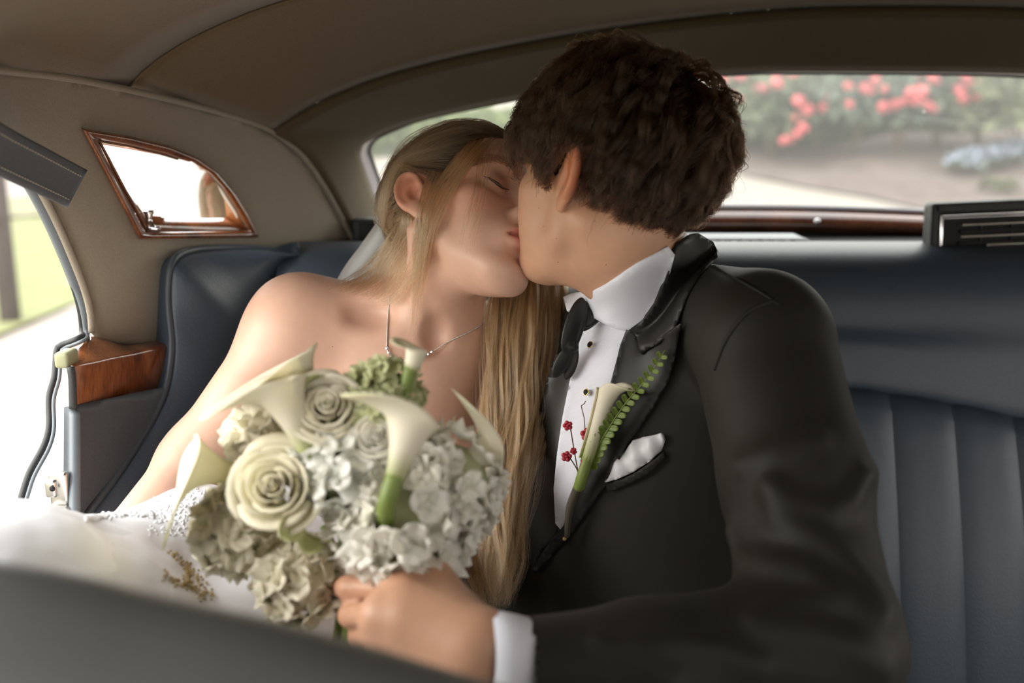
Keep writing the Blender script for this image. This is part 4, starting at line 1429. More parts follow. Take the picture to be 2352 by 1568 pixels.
# moles: dots of real colour on the skin, found by their place on the cheek
def mole(bvh, px, py, r, parent):
    h, n = hit(bvh, px, py)
    if h is not None:
        obj('mole', *sphere(h - n * r * 0.45, (r, r, r), 10, 8), MATS.get('mole') or mat('mole', (0.30, 0.13, 0.075), 0.6), parent)

# dinner jacket: chest, shoulders and the left sleeve with its folds
M_jacket = mat('black_wool', (0.0135, 0.0122, 0.0080), 0.60, bump=0.25, scale=700, detail=2, spec=0.28, sheen=0.03, bdist=0.0006)
M_satin = mat('black_satin', (0.0120, 0.0115, 0.0100), 0.46, spec=0.4, bump=0.03, scale=200)
def sd_arm(p):
    arm = s_chain(p, [g_shL, g_shL * 0.5 + g_elL * 0.5 + np.array((0.006, 0, 0)), g_elL], [0.070, 0.066, 0.060], 0.02)
    fa = s_chain(p, [g_elL, g_elL * 0.45 + g_wrL * 0.55 + np.array((0, 0, -0.012)), P(1200, 1528, 0.768)], [0.058, 0.050, 0.0385], 0.02)
    return smin(arm, fa, 0.035)
FOLD_PX = [[(1770, 1120), (1820, 1158), (1900, 1172), (1955, 1150), (1992, 1090), (2002, 1040)],
           [(1775, 1130), (1790, 1190), (1860, 1225), (1935, 1275), (1990, 1340), (2025, 1400)],
           [(1680, 1225), (1700, 1285), (1770, 1296), (1850, 1310), (1925, 1362), (2010, 1420)],
           [(1740, 1428), (1790, 1396), (1860, 1380), (1915, 1375)],
           [(1744, 1432), (1850, 1446), (1960, 1480), (2030, 1530)],
           [(1640, 1108), (1700, 1070), (1780, 1040), (1880, 1000)],
           [(1470, 1478), (1560, 1470), (1660, 1490), (1740, 1530)],
           [(1380, 1470), (1450, 1500), (1540, 1560)]]
FOLDS = [[march(sd_arm, a, b) for a, b in ch] for ch in FOLD_PX]
FOLD_SZ = [(0.0085, 0.0105), (0.0095, 0.0115), (0.0100, 0.0120), (0.0080, 0.0100), (0.0080, 0.0110), (0.0055, 0.0120), (0.0060, 0.0100), (0.0050, 0.0090)]
def sd_jacket(p):
    d = s_ell(p, g_ch - g_u * 0.03, (0.178, 0.118, 0.225), RG)
    d = smin(d, s_ell(p, g_ch - g_u * 0.30, (0.185, 0.120, 0.25), RG), 0.08)
    sl = g_shL + g_u * 0.018
    d = smin(d, s_cap(p, g_nb + g_l * 0.035 - g_u * 0.020 - g_f * .02, sl, 0.052, 0.060), 0.05)
    d = smin(d, s_cap(p, g_nb - g_l * 0.035 - g_u * 0.025 - g_f * .02, g_shR + g_u * 0.01, 0.050, 0.054), 0.05)
    armR = s_chain(p, [g_shR, g_elR, P(1195, 1390, 1.22), P(1215, 1560, 1.20)], [0.060, 0.054, 0.052, 0.06], 0.02)
    d = smin(d, armR, 0.03)
    arm = sd_arm(p)
    ax = nrm(g_elL - g_shL)
    s = (p - g_shL.astype(np.float32)) @ ax.astype(np.float32)
    w = np.clip((s - 0.06) / 0.12, 0, 1) * np.clip(np.linalg.norm(p - P(1200, 1528, 0.768).astype(np.float32), axis=1) / 0.09 - 0.45, 0, 1)
    for ch, (amp, sig) in zip(FOLDS, FOLD_SZ):
        arm = arm - amp * np.exp(-(np.maximum(s_chain(p, ch, [0.0] * len(ch)), 0) / sig) ** 2)
    arm = arm - (vnoise(p * np.array((16, 16, 10)) + 7) * 0.0040 + vnoise(p * 34.0) * 0.0014) * w
    d = smin(d, arm, 0.022)
    return d - vnoise(p * 7.0 + 3) * 0.0022
jl = np.array([g_shL, g_elL, g_wrL, g_nb, g_shR, g_elR, g_ch - g_u * 0.33])
V, Qd = nets(sd_jacket, jl.min(0) - 0.14, jl.max(0) + 0.13, 0.0036, 1)
# cut away: collar opening at the neck and the sleeve's open end
neckax = nrm(n0g - g_nb)
wr_c = P(1200, 1528, 0.768)
keep = ~(((V - wr_c) @ fore > 0.0) & (np.linalg.norm(V - wr_c, axis=1) < 0.09))
top = g_nb + neckax * 0.030
rel = V - top
keep &= ~((rel @ neckax > 0) & (np.linalg.norm(rel - np.outer(rel @ neckax, neckax), axis=1) < 0.072) & (rel @ g_l > -0.025))
Qd2 = Qd[keep[Qd].all(1)]
bvh_jacket = bvh_of(V, Qd2)
V_j = V
u_ = np.unique(Qd2); mp_ = -np.ones(len(V), int); mp_[u_] = np.arange(len(u_))
jacket = link('jacket', fast_mesh('jacket', V[u_], mp_[Qd2]), M_jacket, groom)
# ================================================================== the bride's gown and veil
M_gown = mat('white_satin', (0.80, 0.81, 0.84), 0.5, bump=0.12, scale=160, sheen=0.2, sss=0.0)
M_lace = mat('white_lace', (0.82, 0.82, 0.83), 0.8, bump=0.9, scale=330, detail=3, bdist=0.002)
t_neck = float((P(590, 935, 1.215) - b_ch) @ bx_u)
def sd_bodice(p):
    d = sd_bride_torso(p) - 0.0055 - 0.0012 * np.sin(p[:, 0] * 900) * np.sin(p[:, 2] * 900)
    t = (p - b_ch.astype(np.float32)) @ bx_u.astype(np.float32)
    sx_ = (p - b_ch.astype(np.float32)) @ bx_l.astype(np.float32)
    top = t - (t_neck + 0.018 * np.cos(np.clip(np.abs(np.abs(sx_) - 0.07) / 0.07, 0, 1.5) * 1.57) - 0.012 + 0.0018 * np.sin(sx_ * 420))
    return smax(d, top, 0.003)
c_ = [b_ch, b_pelvis, b_ch + bx_l * 0.1, b_ch - bx_l * 0.1]
V, Qd = nets(sd_bodice, np.min(c_, 0) - 0.17, np.max(c_, 0) + 0.17, 0.004, 1)
link('bodice', fast_mesh('bodice', V, Qd), M_lace, bride)
sk = [P(760, 1470, 1.16), P(520, 1405, 1.10), P(300, 1478, 0.97), P(0, 1456, 0.82), P(-300, 1470, 0.70)]
def sd_skirt(p):
    d = s_chain(p, sk, [0.13, 0.118, 0.112, 0.104, 0.10], 0.03)
    d = smin(d, s_ell(p, P(455, 1250, 1.02), (0.055, 0.07, 0.058)), 0.035)
    d = smin(d, s_chain(p, [P(760, 1560, 1.05), P(300, 1640, 0.88), P(-200, 1700, 0.70)], [0.12, 0.12, 0.12]), 0.05)
    w = vnoise(p * np.array((7, 7, 12)))
    fold = np.sin((p[:, 0] * 30 + p[:, 2] * 55 + w * 3.2)) * 0.0045
    return d - fold - w * 0.006 - 0.0012 * vnoise(p * 60)
V, Qd = nets(sd_skirt, np.min(sk, 0) - 0.19, np.max(sk, 0) + 0.17, 0.0048, 1)
skirt = link('skirt', fast_mesh('skirt', V, Qd), M_gown, bride)
bvh_skirt = bvh_of(V, Qd)
rg = np.random.default_rng(11)
g = Geo()
for i in range(420):
    s = i / 419.0
    px = 196 + (350 - 196) * s + rg.normal() * 2; py = 1188 - 14 * math.sin(s * 2.2) + rg.normal() * 3
    h, n = hit(bvh_skirt, px, py + 6)
    if h is None: continue
    g.add(*sphere(h + n * 0.001, (0.0016, 0.0016, 0.0014), 6, 4))
for i in range(500):
    px = rg.uniform(340, 520); py = rg.uniform(1120, 1230)
    h, n = hit(bvh_skirt, px, py)
    if h is None: continue
    g.add(*sphere(h, (0.0014, 0.0014, 0.0010), 6, 4))
g.build('lace_beads', M_lace, bride, kind='stuff')
M_gold = mat('gold_thread', (0.38, 0.28, 0.12), 0.45, metal=0.55)
g = Geo()
for cl in ([(392, 1268), (415, 1290), (440, 1315), (465, 1345), (482, 1370)], [(372, 1318), (395, 1335), (425, 1345), (455, 1360), (470, 1375)], [(430, 1300), (428, 1320), (435, 1345)]):
    c2 = spline([(a, b, 0) for a, b in cl], 34)
    for q in c2:
        for k in range(2):
            h, n = hit(bvh_skirt, q[0] + rg.normal() * 5, q[1] + rg.normal() * 5)
            if h is not None: g.add(*sphere(h + n * 0.001, (0.0012, 0.0012, 0.0012), 6, 4))
for k in range(60):
    q = rg.uniform(0, 1); h = P(1032 + rg.normal() * 5 + q * 12, 1262 + q * 90, 0.90)
    g.add(*sphere(h, (0.0019,) * 3, 6, 4))
g.build('gold_embroidery', M_gold, bride, kind='stuff')
# sheer tulle lying over the skirt
def sheer(name, col, alpha):
    m = bpy.data.materials.new(name); m.use_nodes = True
    nt = m.node_tree; nt.nodes.clear()
    o = nt.nodes.new('ShaderNodeOutputMaterial'); t = nt.nodes.new('ShaderNodeBsdfTransparent'); d = nt.nodes.new('ShaderNodeBsdfDiffuse')
    tl = nt.nodes.new('ShaderNodeBsdfTranslucent'); a = nt.nodes.new('ShaderNodeMixShader'); b = nt.nodes.new('ShaderNodeMixShader')
    d.inputs[0].default_value = col; tl.inputs[0].default_value = col
    a.inputs[0].default_value = 0.5; nt.links.new(d.outputs[0], a.inputs[1]); nt.links.new(tl.outputs[0], a.inputs[2])
    b.inputs[0].default_value = alpha; nt.links.new(t.outputs[0], b.inputs[1]); nt.links.new(a.outputs[0], b.inputs[2])
    nt.links.new(b.outputs[0], o.inputs[0])
    return m
M_tulle = sheer('tulle', (0.86, 0.88, 0.90, 1), 0.2)
def cloth_sheet(name, L, R, n, m, parent, m_wave=0.006, k=14, seed=0):
    A = spline([P(*q) for q in L], n); B = spline([P(*q) for q in R], n)
    rows = []
    for t in np.linspace(0, 1, k):
        r = A * (1 - t) + B * t
        ph = t * 17 + seed + np.linspace(0, 2.5, n)
        toc = np.array(CAMP) - r; toc /= np.linalg.norm(toc, axis=1)[:, None]
        rows.append(r + toc * (m_wave * np.sin(ph) * np.linspace(0.3, 1, n))[:, None])
    v, f = loft(rows)
    return obj(name, v, f, m, parent)
cloth_sheet('tulle_overlay', [(-60, 1190, .74), (100, 1190, .80), (210, 1195, .86), (330, 1235, .90), (400, 1290, .90)], [(-60, 1480, .58), (60, 1420, .62), (180, 1420, .66), (300, 1440, .70), (380, 1450, .74)], 40, M_tulle, bride, 0.005, 20)
cloth_sheet('veil', [(950, 396, 1.245), (930, 425, 1.26), (880, 490, 1.275), (830, 560, 1.285), (775, 640, 1.29), (700, 800, 1.30)], [(1010, 400, 1.27), (985, 470, 1.30), (960, 540, 1.31), (930, 620, 1.32), (890, 700, 1.33), (850, 850, 1.34)], 40, sheer('veil_tulle', (0.90, 0.93, 0.93, 1), 0.80), bride, 0.005, 22, 2)

# ================================================================== the groom's clothes
def merged_bvh(*ms):
    V = []; Fc = []
    for v, q in ms:
        o = len(V); V += [tuple(map(float, p)) for p in v]; Fc += [tuple(int(i) + o for i in t) for t in q]
    return BVHTree.FromPolygons(V, Fc)
layers = [(V_g, Q_g), (V_j, Qd2)]
bvh_gj = merged_bvh(*layers)
def lay(name, poly, off, step, th, m, parent):
    global bvh_gj
    v, f = drape(bvh_gj, poly, off, step, th)
    layers.append((v, f)); bvh_gj = merged_bvh(*layers)
    return obj(name, v, f, m, parent)
M_shirt = mat('white_shirt', (0.75, 0.77, 0.85), 0.6, bump=0.08, scale=500)
def pique():
    m = mat('shirt_bib', (0.75, 0.77, 0.85), 0.65)
    nt = m.node_tree; b = nt.nodes['Principled BSDF']
    tc = nt.nodes.new('ShaderNodeTexCoord'); mp = nt.nodes.new('ShaderNodeMapping'); wv = nt.nodes.new('ShaderNodeTexWave'); bp = nt.nodes.new('ShaderNodeBump')
    mp.inputs['Rotation'].default_value = (0, 0.5, 0.3)
    wv.inputs['Scale'].default_value = 260; wv.bands_direction = 'Z'
    nt.links.new(tc.outputs['Object'], mp.inputs[0]); nt.links.new(mp.outputs[0], wv.inputs[0]); nt.links.new(wv.outputs['Fac'], bp.inputs['Height'])
    bp.inputs['Strength'].default_value = 0.25; bp.inputs['Distance'].default_value = 0.001
    nt.links.new(bp.outputs[0], b.inputs['Normal'])
    return m
M_bib = pique()
def smooth_poly(px, n=90): return [tuple(q[:2]) for q in spline([(a, b, 0) for a, b in px], n, closed=True)]
shirt_px = [(1345, 735), (1395, 722), (1470, 735), (1450, 790), (1428, 850), (1412, 905), (1396, 965), (1360, 1060), (1338, 1120), (1318, 1190), (1300, 1225), (1280, 1200), (1276, 1120), (1284, 1040), (1296, 960), (1312, 880), (1332, 800)]
lay('shirt_front', shirt_px, 0.003, 12, 0.0025, M_bib, groom)
for (a, b) in ((1353, 902), (1362, 795)):
    h, n = hit(bvh_gj, a, b)
    q = h + n * 0.0055
    R = np.array(Vector(n.tolist()).to_track_quat('Z', 'Y').to_matrix())
    g_ = obj('shirt_stud', *sphere(q, (0.0034, 0.0034, 0.002), 14, 8, R), M_black, groom)
    ringp = [q + R @ np.array((0.0034 * math.cos(t), 0.0034 * math.sin(t), 0)) for t in np.linspace(0, 2 * math.pi, 18, endpoint=False)]
    obj('stud_rim', *tube(ringp, 0.0006, 6, closed=True), MATS.get('gold_rim') or mat('gold_rim', (0.7, 0.5, 0.2), 0.25, metal=1.0), g_)
# standing, folded-over shirt collar
collar_px = [(1306, 690), (1345, 668), (1385, 645), (1425, 618), (1460, 595), (1500, 574), (1526, 562), (1540, 580), (1526, 634), (1510, 690), (1462, 752), (1425, 742), (1392, 728), (1372, 722), (1345, 728), (1316, 722)]
lay('shirt_collar', collar_px, lambda q: 0.006 + 0.004 * np.clip((q[:, 1] - 600) / 150, 0, 1), 10, 0.003, M_shirt, groom)
def on_j(a, b, o=0.0):
    h, n = hit(bvh_jacket, a, b)
    if h is None: return P(a, b, 1.0)
    return h + n * o
# silk pocket square
ps = empty('pocket_square', on_j(1470, 1050), 'white silk pocket square folded in the breast pocket of the dinner jacket', 'handkerchief')
psx = [(1402, 1104), (1418, 1060), (1442, 1030), (1458, 1012), (1476, 1004), (1500, 1000), (1522, 994), (1531, 1014), (1522, 1034), (1498, 1056), (1460, 1082), (1425, 1098)]
def pso(q):
    t = q[:, 0] * 0.6 + q[:, 1] * 0.8
    return 0.006 + 0.003 * np.sin(t * 0.085) + 0.002 * np.sin(q[:, 0] * 0.14 - q[:, 1] * 0.05)
lay('fold', psx, pso, 6, 0.005, mat('silk', (0.80, 0.80, 0.83), 0.4), ps)
lay('welt', [(1398, 1108), (1425, 1100), (1460, 1086), (1500, 1060), (1528, 1036), (1534, 1052), (1505, 1078), (1465, 1104), (1425, 1120), (1402, 1126)], 0.006, 9, 0.004, M_jacket, groom)

# right front edge with its satin facing, then the left peak lapel and collar
rl_px = [(1338, 790), (1334, 860), (1312, 950), (1296, 1050), (1288, 1150), (1292, 1225), (1262, 1262), (1234, 1318), (1216, 1250), (1212, 1160), (1220, 1080), (1240, 980), (1262, 890), (1285, 820)]
lay('right_lapel', rl_px, 0.006, 11, 0.004, M_satin, groom)
ll_px = [(1446, 752), (1470, 760), (1482, 812), (1542, 770), (1588, 741), (1577, 800), (1548, 868), (1502, 945), (1446, 1022), (1404, 1105), (1362, 1165), (1330, 1215), (1240, 1316), (1230, 1304), (1262, 1258), (1303, 1205), (1328, 1130), (1352, 1062), (1386, 965), (1402, 905), (1416, 850), (1430, 795)]
lay('left_lapel', ll_px, lambda q: 0.0065 + 0.006 * np.exp(-((q[:, 0] - 1560) / 60) ** 2 - ((q[:, 1] - 800) / 90) ** 2), 10, 0.004, M_satin, groom)
co_px = [(1538, 556), (1562, 544), (1590, 540), (1624, 562), (1644, 606), (1618, 640), (1590, 690), (1566, 752), (1540, 772), (1482, 815), (1468, 770), (1446, 756), (1470, 735), (1500, 690), (1524, 630)]
lay('jacket_collar', co_px, 0.0075, 10, 0.004, M_satin, groom)
# shoulder seam and the breast pocket welt
def on_j(a, b, o=0.0):
    h, n = hit(bvh_jacket, a, b)
    if h is None: return P(a, b, 1.0)
    return h + n * o
seam = [on_j(a, b, 0.0005) for a, b in [(1640, 612), (1690, 640), (1740, 668), (1790, 700)]]
obj('shoulder_seam', *tube(spline(seam, 24), 0.0014, 6), M_jacket, groom)
arm_seam = [on_j(a, b, 0.0002) for a, b in [(1775, 690), (1715, 720), (1668, 780), (1640, 850)]]
obj('sleeve_seam', *tube(spline(arm_seam, 40), 0.0022, 6), M_jacket, groom)
# shirt cuff round the wrist
ua = nrm(np.array((0, 0, 1.0)) - fore * fore[2]); wa = np.cross(fore, ua)
ca, cb = P(1118, 1502, 0.762), P(1245, 1530, 0.772)
rows = []
for s, sc_ in [(0.0, 0.94), (0.0, 1.0), (0.3, 1.02), (1.0, 1.02), (1.0, 0.95), (0.3, 0.95), (0.02, 0.94)]:
    c = ca + (cb - ca) * s
    rows.append([c + ua * 0.0345 * sc_ * math.cos(t) + wa * 0.033 * sc_ * math.sin(t) for t in np.linspace(0, 2 * math.pi, 40, endpoint=False)])
rows = [[p for p in r] for r in rows]
v, f = loft(rows, closed_u=True, closed_v=True)
obj('shirt_cuff', v, f, M_shirt, groom)
# bow tie: band, two bows seen edge-on and hanging ends
hb_, nb_ = hit(bvh_gj, 1352, 735)
dk = PX(hb_)[2] - 0.022
def bt(a, b, o=0.0): return P(a, b, dk + o)
bvw = nrm(bt(1340, 740) - np.array(CAMP))
def leaf(p, a, b, w, t, tw=0.0):
    """flat pointed-oval cloth leaf from a to b, w wide, t thick"""
    ax_ = nrm(b - a); n_ = nrm(bvw - ax_ * bvw.dot(ax_)); x_ = np.cross(ax_, n_)
    n2 = n_ * math.cos(tw) + x_ * math.sin(tw); x2 = np.cross(ax_, n2)
    R = np.stack([x2, n2, ax_], 1)
    L = np.linalg.norm(b - a) * 0.5
    q = (p - ((a + b) * 0.5).astype(np.float32)) @ R.astype(np.float32)
    return s_ell(q, (0, 0, 0), (w, t, L)) 
def sd_bow(p):
    d = s_chain(p, [bt(1390, 648, .012), bt(1362, 676, .008), bt(1332, 704, .0)], [0.0030, 0.0042, 0.0050], 0.004)       # band round the collar
    d = smin(d, leaf(p, bt(1396, 662, .004), bt(1336, 752, -.002), 0.0125, 0.0050, 0.25), 0.003)                          # far wing
    d = smin(d, leaf(p, bt(1394, 700, .006), bt(1332, 760, .002), 0.0080, 0.0035, 0.5), 0.002)
    d = smin(d, leaf(p, bt(1338, 682, -.010), bt(1296, 812, -.012), 0.0115, 0.0040, -0.55), 0.003)                        # near wing seen on edge
    d = smin(d, leaf(p, bt(1348, 690, -.004), bt(1316, 806, -.006), 0.0065, 0.0045, 0.9), 0.002)
    d = smin(d, s_ell(p, bt(1314, 798, -.010), (0.0075, 0.006, 0.0065)), 0.003)                                          # knot
    d = smin(d, leaf(p, bt(1312, 792, -.006), bt(1272, 868, .0), 0.0085, 0.0030, -0.3), 0.002)                            # hanging ends
    d = smin(d, leaf(p, bt(1322, 792, -.002), bt(1300, 872, .004), 0.0085, 0.0030, 0.35), 0.002)
    return d
V, Qd = nets(sd_bow, bt(1275, 870, .03) + np.array((-.03, -.07, -.03)), bt(1400, 640, .0) + np.array((.03, .07, .03)), 0.0012, 1)
link('bow_tie', fast_mesh('bow_tie', V, Qd), M_satin, groom)
# ================================================================== flowers
def petal_mat(name, attr=True, col=(1, 1, 1)):
    m = mat(name, col, 0.55, attr='Col' if attr else None, spec=0.3, sss=0.25, sub_col=(0.8, 0.8, 0.5), bump=0.06, scale=260, detail=2)
    return m
M_petal = petal_mat('petal')
M_stem = mat('green_stem', (0.20, 0.27, 0.06), 0.5, scale=20, var=0.2)
M_spadix = mat('yellow_spadix', (0.75, 0.55, 0.10), 0.7, bump=0.5, scale=500)
CREAM = np.array((0.80, 0.745, 0.575)); WHITE = np.array((0.83, 0.80, 0.70)); GREEN = np.array((0.26, 0.32, 0.075)); PGREEN = np.array((0.60, 0.62, 0.33))

def col_mesh(name, v, f, c):
    me = mkmesh(name, v, f)
    a = me.color_attributes.new('Col', 'FLOAT_COLOR', 'POINT')
    cc = np.ones((len(v), 4), np.float32); cc[:, :3] = c
    a.data.foreach_set('color', cc.ravel())
    return me

def calla(parent, base, mouth, tipdir, Rm, label=None, r0=0.0055, tip=0.03, seed=0, green=0.35, name='calla_lily', stem_to=None, wave=0.006):
    """funnel spathe wrapped on itself, long lip drawn out to a point towards tipdir"""
    rg = np.random.default_rng(seed)
    base = np.asarray(base, float); mouth = np.asarray(mouth, float)
    ax = nrm(mouth - base); Hh = np.linalg.norm(mouth - base)
    e1 = nrm(np.asarray(tipdir) - ax * ax.dot(np.asarray(tipdir))); e2 = np.cross(ax, e1)
    nu, nv = 22, 40
    v = []; c = []
    ph = rg.uniform(0, 6)
    for i in range(nu):
        u = i / (nu - 1)
        for j in range(nv):
            w = -1 + 2 * j / (nv - 1)
            th = w * math.pi * 1.12
            front = ((1 + math.cos(min(math.pi, abs(th)))) / 2)
            L = 0.80 + 0.24 * front ** 1.3
            s = u * L
            r = r0 + (Rm - r0) * (0.25 * s + 0.75 * s ** 2.6)
            flare = max(0, (s - 0.72) / 0.32)
            r += Rm * 0.45 * flare ** 2
            z = Hh * s - Hh * 0.10 * flare ** 2.2
            spoint = tip * max(0, (u - 0.6) / 0.4) ** 2 * front ** 5
            r += spoint
            z -= spoint * 0.25
            r += 0.0022 * max(0, abs(w) - 0.8) * 8 * (1 if w > 0 else -0.5)
            z += wave * flare * math.sin(th * 2.3 + ph)
            v.append(base + ax * z + (e1 * math.cos(th) + e2 * math.sin(th)) * r)
            g_ = max(0, 1 - s / green) ** 1.2 * 0.9
            k = CREAM * (1 - g_) + GREEN * g_
            tg = (max(0, u - 0.82) / 0.18) * front ** 8 * 0.6
            c.append(k * (1 - tg) + PGREEN * tg)
    f = [(i * nv + j, i * nv + j + 1, (i + 1) * nv + j + 1, (i + 1) * nv + j) for i in range(nu - 1) for j in range(nv - 1)]
    V, Fs = thick(v, f, 0.0009)
    o = link(name, col_mesh(name, V, Fs, np.vstack([c, c])), M_petal, parent)
    if label: o['label'] = label
    sp = [base + ax * Hh * 0.25, base + ax * Hh * 0.5, base + ax * Hh * 0.72]
    lk = lambda nm, vv, ff, mm: child_of(o, nm, vv, ff, mm)
    lk('spadix', *tube(sp, [0.004, 0.0045, 0.003], 8), M_spadix)
    if stem_to is None: stem_to = base - ax * 0.05
    lk('stem', *tube(spline([base + ax * 0.006, base - ax * 0.02, np.asarray(stem_to)], 10), [r0 * 1.02] * 10, 10), M_stem)
    return o
def child_of(o, nm, vv, ff, mm, kind=None):
    c = obj(nm, vv, ff, mm, None, kind=kind)
    c.parent = o
    c.matrix_parent_inverse = world_of(o).inverted()
    return c
def world_of(o):
    m = Matrix.Identity(4)
    q = o
    ch = []
    while q is not None: ch.append(q); q = q.parent
    for q in reversed(ch):
        m = m @ (q.matrix_parent_inverse if q.parent else Matrix.Identity(4)) @ Matrix.LocRotScale(q.location, q.rotation_euler, q.scale)
    return m

def petal_patch(w, l, cup, curl, n=6, ruffle=0.0, seed=0):
    """one petal in its own frame: x across, y along, z up"""
    rg = np.random.default_rng(seed)
    v = []
    a, b = rg.uniform(0, 6, 2)
    for i in range(n):
        t = i / (n - 1)
        for j in range(n):
            s = -1 + 2 * j / (n - 1)
            prof = (math.sin(math.pi * min(1, 0.12 + t * 0.80)) ** 0.6) if t < 1 else 0.62
            x = w * 0.5 * s * (0.32 + 0.68 * prof) 
            y = l * t * (1 - 0.10 * s * s * t)
            z = cup * (s * s) * w * (0.4 + t) * 0.5 + curl * l * t ** 2 + ruffle * t * math.sin(s * 4 + a) * l
            v.append((x, y, z))
    f = [(i * n + j, i * n + j + 1, (i + 1) * n + j + 1, (i + 1) * n + j) for i in range(n - 1) for j in range(n - 1)]
    return np.array(v), f

def rose(parent, c, R, axis, seed, label=None, tint=CREAM, npet=20):
    rg = np.random.default_rng(seed)
    ax = nrm(axis)
    M = np.array(Vector(ax.tolist()).to_track_quat('Z', 'Y').to_matrix())
    root = bpy.data.objects.new('rose', None); COL.objects.link(root)
    root.parent = parent; root.location = [float(t) for t in c]
    root.matrix_parent_inverse = Matrix.Translation(parent.location).inverted()
    if label: root['label'] = label
    for k in range(npet):
        t = k / (npet - 1.0)
        ang = k * 2.399 + rg.normal() * 0.45
        rb = R * (0.03 + 0.30 * t); rt = R * (0.07 + 0.80 * t ** 1.15)
        hh = R * (0.95 - 0.10 * t) * rg.uniform(0.9, 1.08); z0 = R * (-0.35 - 0.42 * t ** 1.6)
        span = math.radians(118 - 62 * t) * rg.uniform(0.9, 1.1)
        roll = (0.02 + 0.42 * max(0, t - 0.25)) * rg.uniform(0.6, 1.4)
        nq, ns = 8, 9
        v = []
        for a in range(nq):
            q = a / (nq - 1)
            for b in range(ns):
                s_ = -1 + 2 * b / (ns - 1)
                q2 = q * (1 - 0.22 * s_ ** 4)
                r = rb + (rt - rb) * math.sin(q2 * 1.35) + R * roll * max(0, q - 0.68) ** 2 * 5 - R * 0.05 * (s_ * s_) + R * 0.012 * k % 2
                z = z0 + hh * q2 - R * roll * max(0, q - 0.78) ** 2 * 6 + R * 0.03 * math.sin(s_ * 5 + k) * q
                an = ang + s_ * span * (0.55 + 0.45 * math.sin(min(1, q * 1.3) * 1.57))
                v.append((r * math.cos(an), r * math.sin(an), z))
        f = [(a * ns + b, a * ns + b + 1, (a + 1) * ns + b + 1, (a + 1) * ns + b) for a in range(nq - 1) for b in range(ns - 1)]
        V, Fs = thick(np.array(v) @ M.T, f, 0.0007)
        tipc = np.linspace(0, 1, nq).repeat(ns)
        cc = tint * (0.92 + 0.08 * tipc[:, None])
        gb = np.clip(1 - tipc * 2.2, 0, 1)[:, None] * 0.4
        cc = cc * (1 - gb) + np.array((0.64, 0.62, 0.34)) * gb
        me = col_mesh('petal', V, Fs, np.vstack([cc, cc]))
        o = link('petal', me, M_petal)
        o.parent = root
    return root

def floret_mesh(seed, tint, centre):
    rg = np.random.default_rng(seed)
    V = []; Fs = []; C = []
    for k in range(4):
        a = k * math.pi / 2 + rg.normal() * 0.12
        v, f = petal_patch(1.15, 1.0, 0.32 + rg.normal() * 0.15, 0.18 + rg.normal() * 0.16, 5, 0.07, seed * 10 + k)
        cs, sn = math.cos(a), math.sin(a)
        v = np.stack([v[:, 0] * cs - v[:, 1] * sn, v[:, 0] * sn + v[:, 1] * cs, v[:, 2] + 0.03 * (k % 2)], 1)
        v2, f2 = thick(v, f, 0.03)
        o = len(V); V += v2.tolist(); Fs += [tuple(i + o for i in q) for q in f2]
        tc = np.linspace(0, 1, 5).repeat(5)[:, None]
        cc = tint * np.clip(0.55 + tc * 0.9, 0, 1) + centre * np.clip(0.45 - tc * 0.9, 0, 1)
        C += np.vstack([cc, cc]).tolist()
    v, f = sphere((0, 0, 0.08), (0.13, 0.13, 0.1), 6, 4)
    o = len(V); V += [tuple(q) for q in v]; Fs += [tuple(i + o for i in q) for q in f]; C += [(tint * 0.9).tolist()] * len(v)
    me = col_mesh('floret', V, Fs, np.array(C)); me.materials.append(M_petal)
    return me
FL_W = [floret_mesh(s, WHITE, np.array((0.62, 0.64, 0.42))) for s in range(1, 5)]
FL_P = [floret_mesh(s + 20, np.array((0.79, 0.79, 0.71)), np.array((0.55, 0.62, 0.42))) for s in range(1, 4)]
FL_G = [floret_mesh(s + 40, np.array((0.53, 0.56, 0.30)), np.array((0.30, 0.36, 0.10))) for s in range(1, 5)]
FL_C = [floret_mesh(s + 60, np.array((0.81, 0.75, 0.57)), np.array((0.58, 0.58, 0.30))) for s in range(1, 4)]
M_core = mat('flower_core', (0.45, 0.47, 0.28), 0.9)

def hydrangea(parent, c, R, n, meshes, fs, axis, seed, label=None):
    rg = np.random.default_rng(seed)
    root = bpy.data.objects.new('hydrangea', None); COL.objects.link(root)
    root.parent = parent; root.location = [float(t) for t in c]
    root.matrix_parent_inverse = Matrix.Translation(parent.location).inverted()
    if label: root['label'] = label
    core = obj('heart', *sphere((0, 0, 0), np.array((R, R, R)) * 0.78, 16, 10), M_core); core.parent = root
    ax = nrm(axis); k = 0; pts = []
    tries = 0
    while len(pts) < n and tries < 20000:
        tries += 1
        d = nrm(rg.normal(size=3))
        if d.dot(ax) < -0.25: continue
        if any(np.linalg.norm(d - q) < 0.9 * fs / R for q in pts) and tries < 6000: continue
        pts.append(d)
    for d in pts:
        o = bpy.data.objects.new('floret', meshes[rg.integers(len(meshes))]); COL.objects.link(o)
        o.parent = root
        nd = nrm(d + rg.normal(size=3) * 0.22)
        q = Vector(nd.tolist()).to_track_quat('Z', 'Y').to_matrix() @ Matrix.Rotation(rg.uniform(0, 6.28), 3, 'Z')
        o.rotation_euler = q.to_euler()
        o.location = tuple(d * R * rg.uniform(0.88, 1.04))
        s = fs * rg.uniform(0.85, 1.15); o.scale = (s, s, s)
    return root

